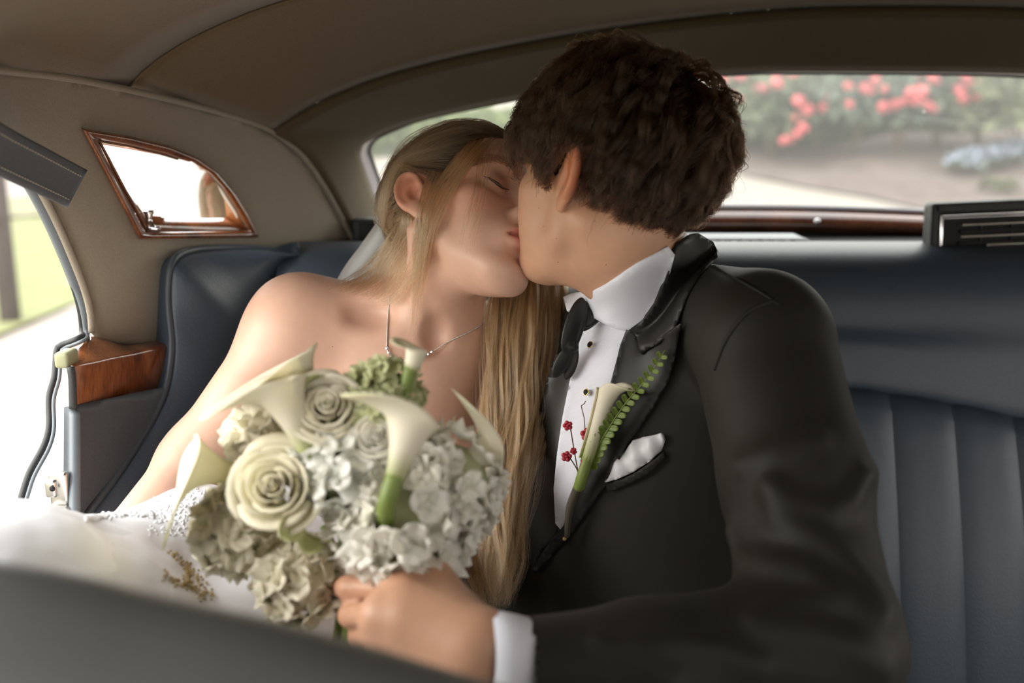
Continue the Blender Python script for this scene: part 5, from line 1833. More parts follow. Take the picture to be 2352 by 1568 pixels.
BQ0 = (800, 1110, 0.895); BQR = 0.132
def BQ(px, py, inset=0.0):
    """point on the bouquet's dome"""
    c = P(*BQ0); 
    rx = (px - BQ0[0]) * BQ0[2] / F; ry = (py - BQ0[1]) * BQ0[2] / F
    r2 = rx * rx + ry * ry
    dz = math.sqrt(max(0.0, (BQR * 1.06) ** 2 - r2)) * 0.80
    return P(px, py, BQ0[2] - dz + inset)
BC_ = P(*BQ0)
bq = empty('bridal_bouquet', BC_, 'round bouquet of white hydrangeas, roses and calla lilies in the man\'s hand', 'bouquet')
def outw(p): return nrm(np.asarray(p) - (BC_ + np.array((0, 0.03, -0.02))))
hyd = [ # px, py, radius px, inset, florets, palette, floret size, label
    (925, 1195, 150, 0.040, 46, FL_W, 0.0165, 'large white hydrangea head low in the middle'),
    (1030, 1110, 118, 0.040, 40, FL_W, 0.0150, 'white hydrangea head at the right side'),
    (545, 1215, 92, 0.030, 34, FL_C, 0.0145, 'cream hydrangea head at the lower left'),
    (690, 1330, 92, 0.030, 36, FL_C, 0.0145, 'cream hydrangea head at the bottom'),
    (790, 1075, 105, 0.045, 36, FL_P, 0.0150, 'pale white hydrangea head in the centre'),
    (884, 908, 80, 0.036, 40, FL_G, 0.0098, 'green hydrangea head at the top'),
    (862, 945, 62, 0.028, 24, FL_G, 0.0095, 'small green hydrangea cluster beneath the top one'),
    (600, 1010, 66, 0.060, 22, FL_C, 0.0145, 'cream hydrangea head behind the left rose')]
for i, (px, py, r, ins, n, ms, fs, lab) in enumerate(hyd):
    c = BQ(px, py, ins)
    hydrangea(bq, c, r * PX(c)[2] / F, n, ms, fs, outw(c) * 0.55 + nrm(np.array(CAMP) - c) * 0.8, 400 + i, lab)
for i, (px, py, r, ins, lab, tint) in enumerate([(752, 940, 84, 0.012, 'creamy white rose at the upper left of the bouquet', CREAM), (632, 1120, 100, 0.004, 'large open cream rose at the left', CREAM * np.array((1.0, 1.0, 0.95))), (862, 1003, 58, 0.012, 'small white rose between the green cluster and the centre', WHITE)]):
    c = BQ(px, py, ins)
    rose(bq, c, r * PX(c)[2] / F, outw(c) * 0.5 + nrm(np.array(CAMP) - c) * 0.7 + np.array((0, 0, 0.25)), 60 + i, lab, tint)
def up_tip(a, b): return nrm(np.asarray(b) - np.asarray(a))
hold = P(850, 1400, 0.86)
def cl(base, mouth, tipp, Rm, lab, seed, **k):
    b = P(*base); m = P(*mouth); t = P(*tipp)
    return calla(bq, b, m, t - m, Rm, lab, seed=seed, stem_to=b + (hold - b) * 0.35, **k)
cl((706, 1036, 0.805), (618, 850, 0.800), (500, 925, 0.82), 0.031, 'calla lily rising at upper left with its lip drawn to the left', 1, tip=0.026, green=0.40, r0=0.0068)
cl((716, 905, 0.850), (655, 815, 0.845), (545, 790, 0.87), 0.036, 'calla lily behind, at upper left, with a broad folded lip', 2, tip=0.030, green=0.5)
cl((556, 1092, 0.845), (408, 1062, 0.824), (378, 1180, 0.81), 0.035, 'calla lily pointing left with its lip hanging down', 3, tip=0.018, green=0.38, r0=0.0065)
cl((905, 1100, 0.772), (958, 925, 0.778), (860, 900, 0.76), 0.032, 'cream calla lily standing in the front centre', 4, tip=0.012, green=0.42, r0=0.0072)
cl((1050, 1075, 0.845), (1150, 1015, 0.850), (1185, 940, 0.85), 0.027, 'calla lily leaning out to the right', 5, tip=0.020, green=0.2)
cl((944, 848, 0.822), (960, 790, 0.820), (935, 770, 0.815), 0.0115, 'small calla bud at the very top', 6, tip=0.006, green=0.3, r0=0.006, wave=0.002)
# loose leaf-green sepals and the bound stems
M_sepal = mat('pale_sepal', (0.50, 0.52, 0.24), 0.6)
for (a, b, c) in [((690, 1200), (640, 1235), 0.80), ((720, 1230), (700, 1275), 0.81), ((740, 900), (700, 865), 0.83)]:
    p0, p1 = P(a[0], a[1], c), P(b[0], b[1], c - 0.02)
    v, f = petal_patch(0.022, np.linalg.norm(p1 - p0), 0.3, 0.1, 6)
    y_ = nrm(p1 - p0); z_ = nrm(np.array(CAMP) - p0); x_ = nrm(np.cross(y_, z_)); z_ = np.cross(x_, y_)
    obj('sepal', *thick(v @ np.stack([x_, y_, z_]) + p0, f, 0.0006), M_sepal, bq)
g = Geo()
rg = np.random.default_rng(3)
for i in range(16):
    o = rg.normal(size=3) * 0.010
    g.add(*tube([P(830, 1250, 0.87) + o * 2, P(855, 1380, 0.835) + o, P(875, 1560, 0.83) + o * 1.6], 0.0038, 6))
g.build('stems', M_stem, bq)
obj('ribbon', *tube(spline([P(846, 1340, .845), P(855, 1390, .835), P(866, 1480, .832)], 12), 0.0215, 18), mat('ribbon_silk', (0.75, 0.74, 0.68), 0.4), bq)

# ------------------------------------------------------------------ boutonniere on the left lapel
lap_bvh = bvh_gj
def LP(a, b, o=0.016):
    h, n = hit(lap_bvh, a, b)
    return (h + n * o) if h is not None else P(a, b, 1.0)
bt_ = empty('boutonniere', LP(1370, 1050), 'boutonniere of one calla lily, fern and red berries on the left lapel', 'boutonniere')
calla(bt_, LP(1372, 1052, 0.020), LP(1432, 868, 0.024), LP(1480, 870, 0.02) - LP(1430, 880, 0.02), 0.0125, seed=9, tip=0.010, green=0.45, r0=0.0062, wave=0.002, stem_to=LP(1350, 1110, 0.016))
fern = spline([LP(1352, 1085, 0.014), LP(1400, 1010, 0.017), LP(1450, 935, 0.019), LP(1510, 860, 0.019), LP(1560, 795, 0.018)], 40)
obj('fern_stem', *tube(fern, np.linspace(0.0012, 0.0005, 40), 6), M_stem, bt_)
M_fern = mat('fern_leaf', (0.17, 0.25, 0.035), 0.45, scale=60, var=0.3)
fl_v, fl_f = petal_patch(0.62, 1.0, 0.25, 0.1, 5)
fl_v, fl_f = thick(fl_v, fl_f, 0.05)
leafme = mkmesh('fern_leaflet', fl_v, fl_f); leafme.materials.append(M_fern)
for i in range(3, 39, 2):
    t = nrm(fern[min(i + 1, 39)] - fern[i - 1]); n_ = nrm(np.array(CAMP) - fern[i]); s_ = np.cross(t, n_)
    for sd in (-1, 1):
        o = bpy.data.objects.new('fern_leaflet', leafme); COL.objects.link(o); o.parent = bt_
        o.matrix_parent_inverse = Matrix.Translation(bt_.location).inverted()
        y_ = nrm(s_ * sd + t * 0.55 + n_ * 0.25); z_ = nrm(n_ - y_ * n_.dot(y_)); x_ = np.cross(y_, z_)
        o.rotation_euler = Matrix(np.stack([x_, y_, z_], 1).tolist()).to_euler(); o.location = fern[i].tolist()
        k = 0.0135 * (1 - 0.5 * (i / 39.0)); o.scale = (k, k, k)
M_berry = mat('wax_flower', (0.46, 0.025, 0.05), 0.45, scale=300, var=0.3)
M_twig = mat('twig', (0.10, 0.05, 0.03), 0.8)
g = Geo()
for (a, b) in [(1338, 978), (1366, 985), (1333, 1040), (1352, 1050), (1384, 940)]:
    g.add(*tube(spline([LP(1350, 1095, .016), LP((1350 + a) / 2, (1095 + b) / 2, .02), LP(a, b, .021)], 8), 0.0007, 5))
for (a, b, c, d) in [(1366, 985, 1362, 935), (1384, 940, 1395, 920), (1362, 935, 1372, 925)]:
    g.add(*tube([LP(a, b, .021), LP((a + c) / 2 + 3, (b + d) / 2, .022), LP(c, d, .022)], 0.0005, 5))
g.build('twig', M_twig, bt_)
for k, (a, b, r) in enumerate([(1336, 978, .0042), (1366, 988, .0052), (1332, 1042, .0045), (1352, 1050, .0045), (1345, 1030, .003)]):
    c = LP(a, b, 0.023)
    g = Geo(); rg = np.random.default_rng(k)
    for j in range(5):
        t = j * 1.2566 + k
        n_ = nrm(np.array(CAMP) - c); x_ = nrm(np.cross(n_, (0, 0, 1))); y_ = np.cross(n_, x_)
        g.add(*sphere(c + (x_ * math.cos(t) + y_ * math.sin(t)) * r * 0.75, (r * 0.62, r * 0.5, r * 0.62), 8, 6))
    g.add(*sphere(c + nrm(np.array(CAMP) - c) * r * 0.4, (r * .4,) * 3, 8, 6))
    g.build('wax_flower', M_berry, bt_)
obj('wrapped_stem', *tube(spline([LP(1366, 1062, .016), LP(1345, 1110, .016), LP(1325, 1160, .016), LP(1312, 1210, .016)], 16), [0.0050] * 10 + [0.0045, 0.004, 0.0038, 0.0036, 0.0034, 0.0032], 8), mat('floral_tape', (0.06, 0.05, 0.035), 0.8), bt_)
obj('pin', *sphere(LP(1310, 1213, .019), (0.0024,) * 3, 10, 8), M_gold, bt_)

# ------------------------------------------------------------------ the necklace
nk_ = empty('necklace', P(940, 815, 1.15), 'fine silver necklace with a curved bar of small stones on the bare chest', 'necklace')
def on_b(a, b, o=0.0012):
    h, n = hit(bvh_bride, a, b)
    return h + n * o if h is not None else P(a, b, 1.15)
M_silver = mat('silver_chain', (0.65, 0.63, 0.6), 0.25, metal=1.0)
chain_l = spline([on_b(a, b) for a, b in [(897, 680), (893, 720), (890, 760), (889, 798)]], 60)
chain_r = spline([on_b(a, b) for a, b in [(990, 810), (1030, 785), (1070, 765), (1105, 745), (1125, 725)]], 60)
for ch in (chain_l, chain_r):
    g = Geo()
    for i in range(len(ch) - 1):
        g.add(*sphere((ch[i] + ch[i + 1]) / 2, (0.0010, 0.0010, 0.0010), 6, 4))
    g.build('chain', M_silver, nk_, kind='stuff')
bar = spline([on_b(a, b, 0.0025) for a, b in [(889, 800), (896, 815), (910, 824), (935, 828), (960, 824), (980, 815), (990, 810)]], 12)
obj('bar', *tube(bar, 0.0011, 6), M_silver, nk_)
M_gem = mat('clear_stone', (0.9, 0.92, 0.95), 0.05, metal=0.7)
gem = bmesh.new(); bmesh.ops.create_icosphere(gem, subdivisions=1, radius=1.0); gme = bpy.data.meshes.new('stone'); gem.to_mesh(gme); gem.free(); gme.materials.append(M_gem)
for i, q in enumerate(bar):
    o = bpy.data.objects.new('stone', gme); COL.objects.link(o); o.parent = nk_; o.matrix_parent_inverse = Matrix.Translation(nk_.location).inverted()
    o.location = (q + nrm(np.array(CAMP) - q) * 0.0014).tolist(); s = 0.0019 if i % 3 else 0.0024; o.scale = (s, s * 0.7, s)
# ================================================================== hair
def hair_mat(name, col, rough=0.35, rrough=0.4, rnd=0.35, root=None):
    m = bpy.data.materials.new(name); m.use_nodes = True
    nt = m.node_tree; nt.nodes.clear()
    o = nt.nodes.new('ShaderNodeOutputMaterial'); h = nt.nodes.new('ShaderNodeBsdfHairPrincipled')
    h.parametrization = 'COLOR'
    h.inputs['Roughness'].default_value = rough; h.inputs['Radial Roughness'].default_value = rrough
    hi = nt.nodes.new('ShaderNodeHairInfo'); rp = nt.nodes.new('ShaderNodeValToRGB')
    rp.color_ramp.elements[0].color = tuple(c * (1 - rnd) for c in col) + (1,)
    rp.color_ramp.elements[1].color = tuple(min(1, c * (1 + rnd * 1.6)) for c in col) + (1,)
    nt.links.new(hi.outputs['Random'], rp.inputs[0])
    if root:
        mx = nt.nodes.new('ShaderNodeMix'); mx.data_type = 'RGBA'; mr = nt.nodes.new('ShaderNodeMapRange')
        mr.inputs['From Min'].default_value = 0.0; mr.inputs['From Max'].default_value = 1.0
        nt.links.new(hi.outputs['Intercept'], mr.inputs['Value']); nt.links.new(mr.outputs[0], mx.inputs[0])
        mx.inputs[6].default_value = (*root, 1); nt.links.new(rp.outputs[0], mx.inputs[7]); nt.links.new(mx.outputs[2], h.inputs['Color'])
    else:
        nt.links.new(rp.outputs[0], h.inputs['Color'])
    nt.links.new(h.outputs[0], o.inputs['Surface'])
    return m
M_hair_b = hair_mat('fair_hair', (0.24, 0.145, 0.073), 0.30, 0.42, 0.7)
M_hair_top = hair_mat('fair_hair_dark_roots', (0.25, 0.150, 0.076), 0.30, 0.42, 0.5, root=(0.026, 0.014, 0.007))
M_hair_g = hair_mat('dark_brown_hair', (0.018, 0.0078, 0.0034), 0.42, 0.45, 0.5)
M_scalp_b = mat('fair_hair_mass', (0.055, 0.034, 0.019), 0.7, bump=0.8, scale=160, stretch=(1, 1, 0.25))
M_scalp_g = mat('dark_hair_mass', (0.009, 0.0048, 0.0024), 0.85, spec=0.1, bump=0.9, scale=120)
HR = np.random.default_rng(42)

def grad(fn, p, e=0.0015):
    g = np.stack([fn(p + np.eye(3)[k] * e) - fn(p - np.eye(3)[k] * e) for k in range(3)], 1)
    return g / (np.linalg.norm(g, axis=1)[:, None] + 1e-9)
def head_fn(male): return lambda q: sd_head(np.asarray(q, np.float32), male, False).astype(float)

def roots_on_head(n, mask, fn, rng):
    out = []
    while len(out) < n:
        d = rng.normal(size=(n * 3, 3)); d /= np.linalg.norm(d, axis=1)[:, None]
        p = np.array((0, -0.01, 0.03)) + d * 0.10
        for _ in range(5): p = p - grad(fn, p) * fn(p)[:, None]
        out += list(p[mask(p)])
    return np.array(out[:n])

# ---------------- the groom: thick, short, wavy, growing from a crown whorl
def g_mask(p):
    l, f, u = np.abs(p[:, 0]), p[:, 1], p[:, 2]
    front = np.interp(f, [-0.12, -0.075, -0.040, -0.022, 0.004, 0.012, 0.030, 0.050, 0.070, 0.090], [-0.100, -0.096, -0.050, 0.030, 0.025, -0.012, 0.000, 0.048, 0.070, 0.080])
    front = front + 0.006 * np.sin(f * 300)
    return u > front
gfn = head_fn(True)
def grow(fn, roots, field, steps, length, lift, rng, wob, wfreq, short=None):
    p = roots.copy(); n = len(p); L = length * rng.uniform(0.75, 1.15, n)
    if short is not None: L = L * short(roots)
    out = []
    off = rng.uniform(0, 6.28, n)
    for k in range(steps):
        t = k / (steps - 1.0)
        nn = grad(fn, p)
        out.append(p + nn * lift(t, roots)[:, None])
        d = field(p, roots)
        d = d - nn * (d * nn).sum(1)[:, None]
        d /= np.linalg.norm(d, axis=1)[:, None] + 1e-9
        side = np.cross(nn, d)
        d = d + side * (wob * np.sin(t * wfreq + off) + 0.9 * wob * vnoise(roots * 38 + t * 2.0))[:, None]
        d /= np.linalg.norm(d, axis=1)[:, None]
        p = p + d * (L / steps)[:, None]
        p = p - grad(fn, p) * fn(p)[:, None] * 0.9
    return np.stack(out, 1)
crown = np.array((-0.030, -0.045, 0.128))
def g_field(p, r):
    d = p - crown
    d = d / (np.linalg.norm(d, axis=1)[:, None] + 1e-9)
    d = d + np.array((0.25, 0.10, -0.25))          # combed towards his left and down
    burn = np.clip((0.055 - p[:, 2]) / 0.03, 0, 1)[:, None] * (p[:, 1:2] > -0.015)
    d = d * (1 - burn) + np.array((0.0, 0.10, -1.0)) * burn
    back = np.clip((-p[:, 1] - 0.02) / 0.05, 0, 1)[:, None]
    return d * (1 - 0.5 * back) + np.array((0.10, 0.18, -0.9)) * back * 0.7
def g_lift(t, r):
    top = np.clip((r[:, 2] - 0.02) / 0.08, 0, 1)
    back = np.clip((-r[:, 1]) / 0.08, 0, 1)
    base = 0.0045 + 0.009 * top + 0.012 * back
    return 0.005 + base * (np.sin(min(1, t * 1.25) * 1.57) * 1.25 - 0.15 * t) * (0.75 + 0.6 * HR.random(len(r)) ** 2)
NG = 620
gr = roots_on_head(NG, g_mask, gfn, HR)
GG = grow(gfn, gr, g_field, 12, 0.082, g_lift, HR, 0.40, 4.2, lambda r: np.where((r[:, 1] > -0.018) & (r[:, 2] < 0.055), np.clip(0.22 + (r[:, 2] - 0.005) * 9, 0.16, 0.7), 1.0) * np.where((r[:, 1] <= -0.018) & (r[:, 2] < -0.02), 0.75, 1.0) * np.where((r[:, 1] > -0.062) & (r[:, 2] < 0.0), 0.42, 1.0))
def children(G, roots_g, n, mask, fn, rng, clump=0.72, rough=0.0018):
    r = roots_on_head(n, mask, fn, rng)
    d2 = ((r[:, None, :] - roots_g[None]) ** 2).sum(2)
    near = np.argsort(d2, 1)[:, :2]
    pick = near[np.arange(n), (rng.random(n) < 0.25).astype(int)]
    t = np.linspace(0, 1, G.shape[1])
    S = G[pick] + (r - roots_g[pick])[:, None, :] * (1 - clump * t ** 0.8)[None, :, None]
    ph = rng.uniform(0, 6.28, (n, 1)); am = rng.normal(size=(n, 1, 3)) * rough
    S = S + am * (np.sin(t[None] * 5 + ph) * t[None])[:, :, None]
    cut = rng.uniform(0.72, 1.0, n)                       # uneven ends
    idx = t[None] * cut[:, None] * (G.shape[1] - 1)
    i0 = np.clip(np.floor(idx).astype(int), 0, G.shape[1] - 2); fr = (idx - i0)[:, :, None]
    a = np.take_along_axis(S, i0[:, :, None].repeat(3, 2), 1); b = np.take_along_axis(S, (i0 + 1)[:, :, None].repeat(3, 2), 1)
    return a * (1 - fr) + b * fr
GS = children(GG, gr, 22000, g_mask, gfn, HR, 0.5, 0.0030)
def clear_of_ears(S, male):
    q = S.reshape(-1, 3).astype(np.float32)
    hitm = np.zeros(len(q), bool)
    for s in (-1, 1):
        m = np.linalg.norm(q - np.array((s * 0.078, -0.012, 0.0), np.float32), axis=1) < 0.05
        hitm[m] |= sd_ear(q[m], s, male) < 0.0008
    return S[~hitm.reshape(S.shape[:2]).any(1)]
GS = clear_of_ears(GS, True)
GS = GS[~((GS[:, :, 1] > -0.045) & (GS[:, :, 2] < -0.030)).any(1)]      # bare skin below the ear
def towards_world(S, R, c): return S @ R.T + c
# hair mass underneath, so the head never shows through
def cap_sdf(fn, mask_fn, R, c, lift_fn, freq, amp):
    def sd(p):
        q = loc(p, R, c)
        d = fn(q) - lift_fn(q) - amp * vnoise(q * freq)
        return np.maximum(d, mask_fn(q))
    return sd
def g_edge(q):
    l, f, u = np.abs(q[:, 0]), q[:, 1], q[:, 2]
    front = np.interp(f, [-0.14, -0.075, -0.040, -0.022, 0.004, 0.012, 0.030, 0.050, 0.070, 0.095], [-0.088, -0.086, -0.044, 0.034, 0.030, 0.000, 0.008, 0.055, 0.076, 0.086])
    return (front - u) * 0.75
def g_caplift(q):
    return 0.002 + 0.004 * np.clip((q[:, 2] - 0.02) / 0.08, 0, 1) + 0.005 * np.clip(-q[:, 1] / 0.08, 0, 1)
V, Qd = nets(cap_sdf(lambda q: sd_head(q, True, False), g_edge, GR, GC, g_caplift, np.array((32, 32, 22)), 0.0040), GC - 0.16, GC + 0.17, 0.0028, 1)
hair_g = link('hair', fast_mesh('hair', V, Qd), M_scalp_g, groom)
def child_strands(parent_obj, name, S, rad, m):
    o = strands(name, S, rad, m, None, S.shape[1])
    o.parent = parent_obj; o.matrix_parent_inverse = world_of(parent_obj).inverted()
    return o
tp = lambda n, r: (r * np.linspace(1, 0.45, n))[None]
child_strands(hair_g, 'strands', towards_world(GS, GR, GC), tp(12, 0.00030), M_hair_g)
# flyaways
idx = HR.choice(NG, 150)
FW = GG[idx] + grad(gfn, gr[idx])[:, None, :] * (np.linspace(0, 1, 12) ** 1.5)[None, :, None] * HR.uniform(0.003, 0.016, (150, 1, 1)) + HR.normal(size=(150, 1, 3)) * 0.006 * np.linspace(0, 1, 12)[None, :, None]
child_strands(hair_g, 'flyaway_strands', towards_world(FW, GR, GC), tp(12, 0.00014), M_hair_g)

# ---------------- the bride: swept back from the brow, then long waves
bfn = head_fn(False)
def b_mask(p):
    f, u = p[:, 1], p[:, 2]
    front = np.interp(f, [-0.12, -0.04, -0.012, 0.006, 0.020, 0.034, 0.050, 0.066, 0.082, 0.095], [-0.05, -0.045, 0.035, 0.030, -0.004, 0.006, 0.036, 0.062, 0.076, 0.084])
    return u > front
def b_edge(q):
    f, u = q[:, 1], q[:, 2]
    front = np.interp(f, [-0.14, -0.04, -0.012, 0.006, 0.020, 0.034, 0.050, 0.066, 0.082, 0.095], [-0.045, -0.04, 0.039, 0.034, 0.004, 0.014, 0.044, 0.068, 0.082, 0.090])
    return (front - u) * 0.75
gat = np.array((-0.052, -0.075, 0.002)); gatL = np.array((0.05, -0.080, -0.02))
def b_field(p, r):
    right = (r[:, 0] < 0.018)[:, None]
    tgt = np.where(right, gat, gatL)
    over = (p[:, 1] > -0.022) & (p[:, 2] < 0.062) & (np.abs(p[:, 0]) > 0.03)     # round the top of the ear first
    tgt = np.where(over[:, None], np.stack([np.sign(p[:, 0]) * 0.066, np.full(len(p), -0.040), np.full(len(p), 0.056)], 1), tgt)
    d = tgt - p
    d /= np.linalg.norm(d, axis=1)[:, None] + 1e-9
    return d
def b_lift(t, r): return np.full(len(r), 0.0045 + 0.0070 * math.sin(min(1, t * 1.6) * 1.57)) * (0.8 + 0.3 * HR.random(len(r)))
NB = 420
br = roots_on_head(NB, b_mask, bfn, HR)
brL = np.linalg.norm(np.where((br[:, 0] < 0.018)[:, None], gat, gatL) - br, axis=1) * 1.22
BG = grow(bfn, br, b_field, 14, brL, b_lift, HR, 0.16, 4.0)
BS = clear_of_ears(children(BG, br, 8000, b_mask, bfn, HR, 0.55, 0.0012), False)
V, Qd = nets(cap_sdf(lambda q: sd_head(q, False, False), b_edge, BR, BC, lambda q: 0.0022 + 0 * q[:, 0], np.array((30, 30, 30)), 0.0008), BC - 0.16, BC + 0.17, 0.0028, 1)
hair_b = link('hair', fast_mesh('hair', V, Qd), M_scalp_b, bride)
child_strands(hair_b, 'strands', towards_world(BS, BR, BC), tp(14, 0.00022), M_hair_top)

def lock(name, left, right, n, npt, m, rad, depth_fn, wave=6.0, freq=9.0, clumps=26, seed=0, tipcut=0.75, thick_=0.016, parent=hair_b, frizz=2.0):
    """long lock between two drawn edges (photo pixels), with depth taken from what it lies on"""
    rg = np.random.default_rng(seed)
    A = spline([(a, b, 0) for a, b in left], npt)[:, :2]; B = spline([(a, b, 0) for a, b in right], npt)[:, :2]
    t = np.linspace(0, 1, npt)
    cu = np.sort(rg.uniform(0, 1, clumps)); cph = rg.uniform(0, 6.28, clumps); cz = rg.uniform(0, 1, clumps); cfr = rg.uniform(0.8, 1.25, clumps)
    nD = 7
    # depth table along the lock
    tab = np.zeros((npt, nD))
    for i in range(npt):
        for j in range(nD):
            s = j / (nD - 1.0)
            q = A[i] * (1 - s) + B[i] * s
            tab[i, j] = depth_fn(q[0], q[1], t[i])
    for _ in range(10):
        tab[1:-1] = (tab[:-2] + tab[1:-1] * 2 + tab[2:]) / 4
        tab[:, 1:-1] = (tab[:, :-2] + tab[:, 1:-1] * 2 + tab[:, 2:]) / 4
    S = np.zeros((n, npt, 3))
    for k in range(n):
        s0 = rg.uniform(0, 1)
        c = int(np.argmin(np.abs(cu - s0) + 0.02 * rg.random(clumps)))
        s = s0 * (1 - 0.6 * t) + cu[c] * (0.6 * t)
        w = wave * (0.25 + t) * np.sin(t * freq * cfr[c] + cph[c]) + frizz * rg.normal() * t * np.sin(t * 11 + rg.uniform(0, 6))
        tl = rg.uniform(tipcut, 1.0)
        tt = t * tl
        ax = np.interp(tt, t, A[:, 0]); ay = np.interp(tt, t, A[:, 1]); bx = np.interp(tt, t, B[:, 0]); by = np.interp(tt, t, B[:, 1])
        x = ax * (1 - s) + bx * s + np.interp(tt, t, w) + rg.normal() * 1.2
        y = ay * (1 - s) + by * s
        dj = s * (nD - 1); j0 = np.clip(np.floor(dj).astype(int), 0, nD - 2); fr = dj - j0
        it = tt * (npt - 1); i0 = np.clip(np.floor(it).astype(int), 0, npt - 2); fi = it - i0
        d = (tab[i0, j0] * (1 - fr) + tab[i0, j0 + 1] * fr) * (1 - fi) + (tab[i0 + 1, j0] * (1 - fr) + tab[i0 + 1, j0 + 1] * fr) * fi
        z = (0.55 * cz[c] + 0.45 * rg.random())
        d = d - thick_ * z * (0.35 + 0.65 * np.sin(np.pi * np.clip(s, 0, 1)) ** 0.5) - 0.003 * np.cos(tt * freq * cfr[c] + cph[c])
        X = (x - 1176) / F * d; Yc = (784 - y) / F * d
        S[k] = np.stack([X, d * CS + Yc * SN, CAMZ - d * SN + Yc * CS], 1)
    return child_strands(parent, name, S, tp(npt, rad), m)
def dep(bvhs, a, b, default):
    ds = []
    for bv in bvhs:
        h, n = hit(bv, a, b)
        if h is not None: ds.append(PX(h)[2])
    return min(ds) if ds else default
bod = [bvh_bride]
def d_front(a, b, t): return min(dep([bvh_bride, bvh_jacket], a, b, 1.24), float(np.interp(t, [0, .12, 1], [1.25, 1.225, 1.16]))) - 0.006
def d_top(a, b, t):
    return float(np.interp(t, [0, 0.08, 0.2, 0.5, 1.0], [1.27, 1.245, 1.205, 1.16, 1.06]))
left_px = [(1150, 560), (1135, 640), (1122, 730), (1118, 830), (1108, 930), (1098, 1030), (1085, 1140), (1072, 1250), (1082, 1340), (1112, 1395)]
right_px = [(1290, 560), (1298, 660), (1290, 760), (1272, 860), (1268, 950), (1238, 1060), (1206, 1160), (1196, 1270), (1182, 1350), (1160, 1400)]
lock('long_waves', left_px, right_px, 3600, 40, M_hair_b, 0.00022, d_top, 10.0, 17.0, 60, 3, 0.75, 0.042, frizz=7.0)
lock('long_wave_strays', [(a - 16, b) for a, b in left_px], [(a + 12, b) for a, b in right_px], 380, 40, M_hair_b, 0.00013, d_top, 12.0, 19.0, 60, 13, 0.7, 0.045, frizz=7.0)
def d_back(a, b, t):
    if t < 0.22: return 1.222
    return min(dep(bod, a, b, 1.26), float(np.interp(t, [0, .3, 1], [1.195, 1.22, 1.24]))) - 0.004
lock('side_fall', [(940, 385), (926, 460), (898, 530), (866, 580), (826, 625), (752, 660)], [(985, 400), (988, 500), (976, 580), (955, 640), (920, 690), (880, 705)], 2000, 26, M_hair_b, 0.00017, d_back, 8.0, 11.0, 60, 5, 0.40, 0.030, frizz=11.0)
def d_face(a, b, t): return dep(bod, a, b, 1.2) - 0.010
lock('face_framing', [(1090, 300), (1030, 380), (985, 450), (965, 520), (958, 600), (945, 690), (940, 770)], [(1165, 300), (1105, 360), (1050, 430), (1008, 510), (985, 590), (965, 690), (952, 785)], 280, 28, M_hair_b, 0.00015, d_face, 5.0, 9.0, 30, 6, 0.4, 0.014, frizz=6.0)
lock('ear_wisps', [(985, 392), (964, 450), (953, 520), (947, 600), (940, 690)], [(1016, 396), (994, 455), (982, 520), (972, 610), (956, 700)], 110, 26, M_hair_b, 0.00015, d_face, 4.0, 9.0, 18, 21, 0.45, 0.010, frizz=5.0)
lock('front_wisps', [(1115, 300), (1100, 370), (1088, 440), (1060, 520), (1050, 590)], [(1155, 300), (1130, 370), (1112, 450), (1098, 530), (1085, 600)], 46, 24, M_hair_b, 0.00013, d_face, 3.0, 8.0, 10, 8, 0.55, 0.006, frizz=4.0)

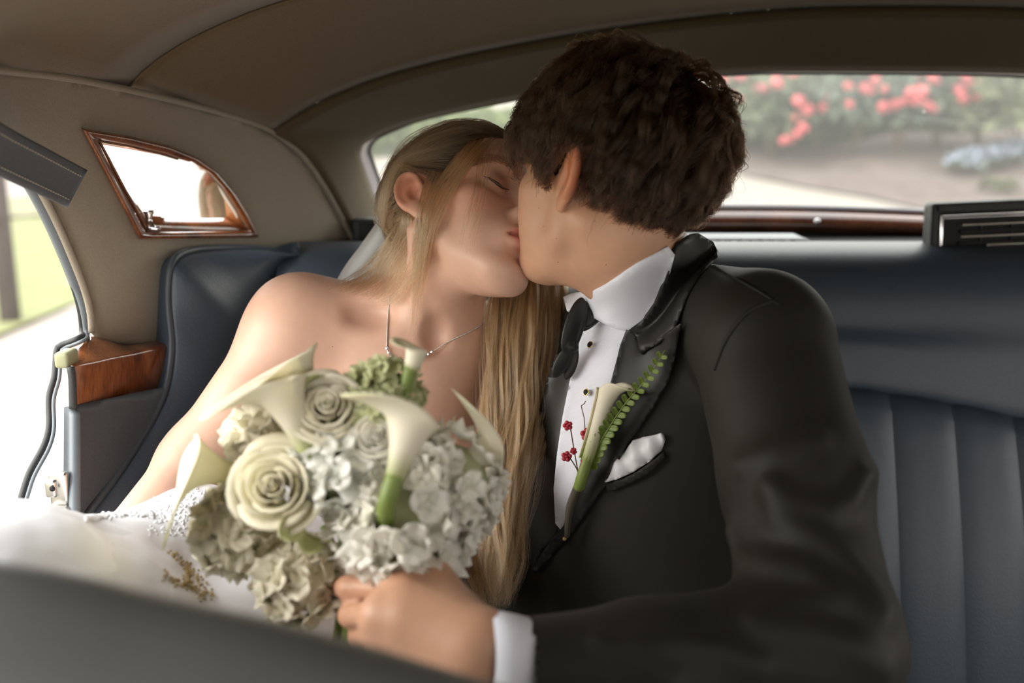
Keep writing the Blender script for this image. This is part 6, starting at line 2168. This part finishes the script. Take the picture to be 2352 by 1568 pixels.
# brows and lashes
def brow(R, c, s, fn, m, parent, n=420):
    rg = np.random.default_rng(9)
    path = spline([(s * 0.012, 0.095, 0.023), (s * 0.026, 0.094, 0.0315), (s * 0.040, 0.082, 0.0345), (s * 0.053, 0.064, 0.029)], 40)
    S = []
    for k in range(n):
        u = rg.random(); i = int(u * 39)
        p = path[i] + np.array((0, 0, rg.normal() * 0.0026 * (1 - u * 0.6)))
        d = nrm(path[min(39, i + 2)] - path[max(0, i - 2)]) + np.array((0, 0, 0.35 * (1 - u)))
        st = np.array([p + d * x for x in np.linspace(0, 0.0085, 5)])
        g_ = grad(fn, st); st = st - g_ * (fn(st) - 0.0007)[:, None]
        S.append(st)
    child_strands(parent, 'eyebrow', towards_world(np.array(S), R, c), tp(5, 0.00026), m)
def lashes(R, c, s, fn, m, parent, n=110):
    rg = np.random.default_rng(4)
    path = spline([(s * 0.0185, 0.088, 0.007), (s * 0.026, 0.090, 0.003), (s * 0.034, 0.089, 0.0025), (s * 0.042, 0.084, 0.0055), (s * 0.047, 0.077, 0.0095)], 60)
    S = []
    for k in range(n):
        i = int(rg.random() * 59); p = path[i]
        g_ = grad(fn, p[None])[0]; p = p - g_ * (fn(p[None])[0] - 0.0006)
        o = nrm(g_ * 0.8 + np.array((s * (0.1 + i / 80.0), 0, -0.75)))
        L = 0.0075 + 0.0035 * i / 60
        S.append([p + o * L * x + np.array((0, 0, 1)) * 0.0016 * x * x for x in np.linspace(0, 1, 5)])
    child_strands(parent, 'eyelashes', towards_world(np.array(S), R, c), tp(5, 0.00065), m)
    ln = np.array(path)
    for _ in range(3): ln = ln - grad(fn, ln) * (fn(ln) - 0.0004)[:, None]
    me_ = obj('lash_line', *tube(towards_world(ln, R, c), np.r_[np.linspace(.0006, .0018, 30), np.linspace(.0018, .0008, 30)], 6), M_lash, None)
    me_.parent = parent; me_.matrix_parent_inverse = world_of(parent).inverted()
M_lash = mat('lash_black', (0.012, 0.008, 0.006), 0.6)
M_brow = hair_mat('brow_hair', (0.06, 0.032, 0.018), 0.4, 0.4, 0.2)
for s in (-1, 1):
    brow(BR, BC, s, bfn, M_brow, body_b); lashes(BR, BC, s, bfn, M_hair_g, body_b)
    brow(GR, GC, s, gfn, M_hair_g, hair_g)

# a few small moles
for a, b, r in [(1248, 520, 0.0009), (1278, 548, 0.0010), (1282, 602, 0.0011), (1392, 608, 0.0011), (1303, 658, 0.0009), (1238, 478, 0.0008)]: mole(bvh_gbody, a, b, r * 0.7, groom)
for a, b, r in [(1033, 445, 0.0010), (764, 796, 0.0011)]: mole(bvh_bride, a, b, r * 0.7, bride)
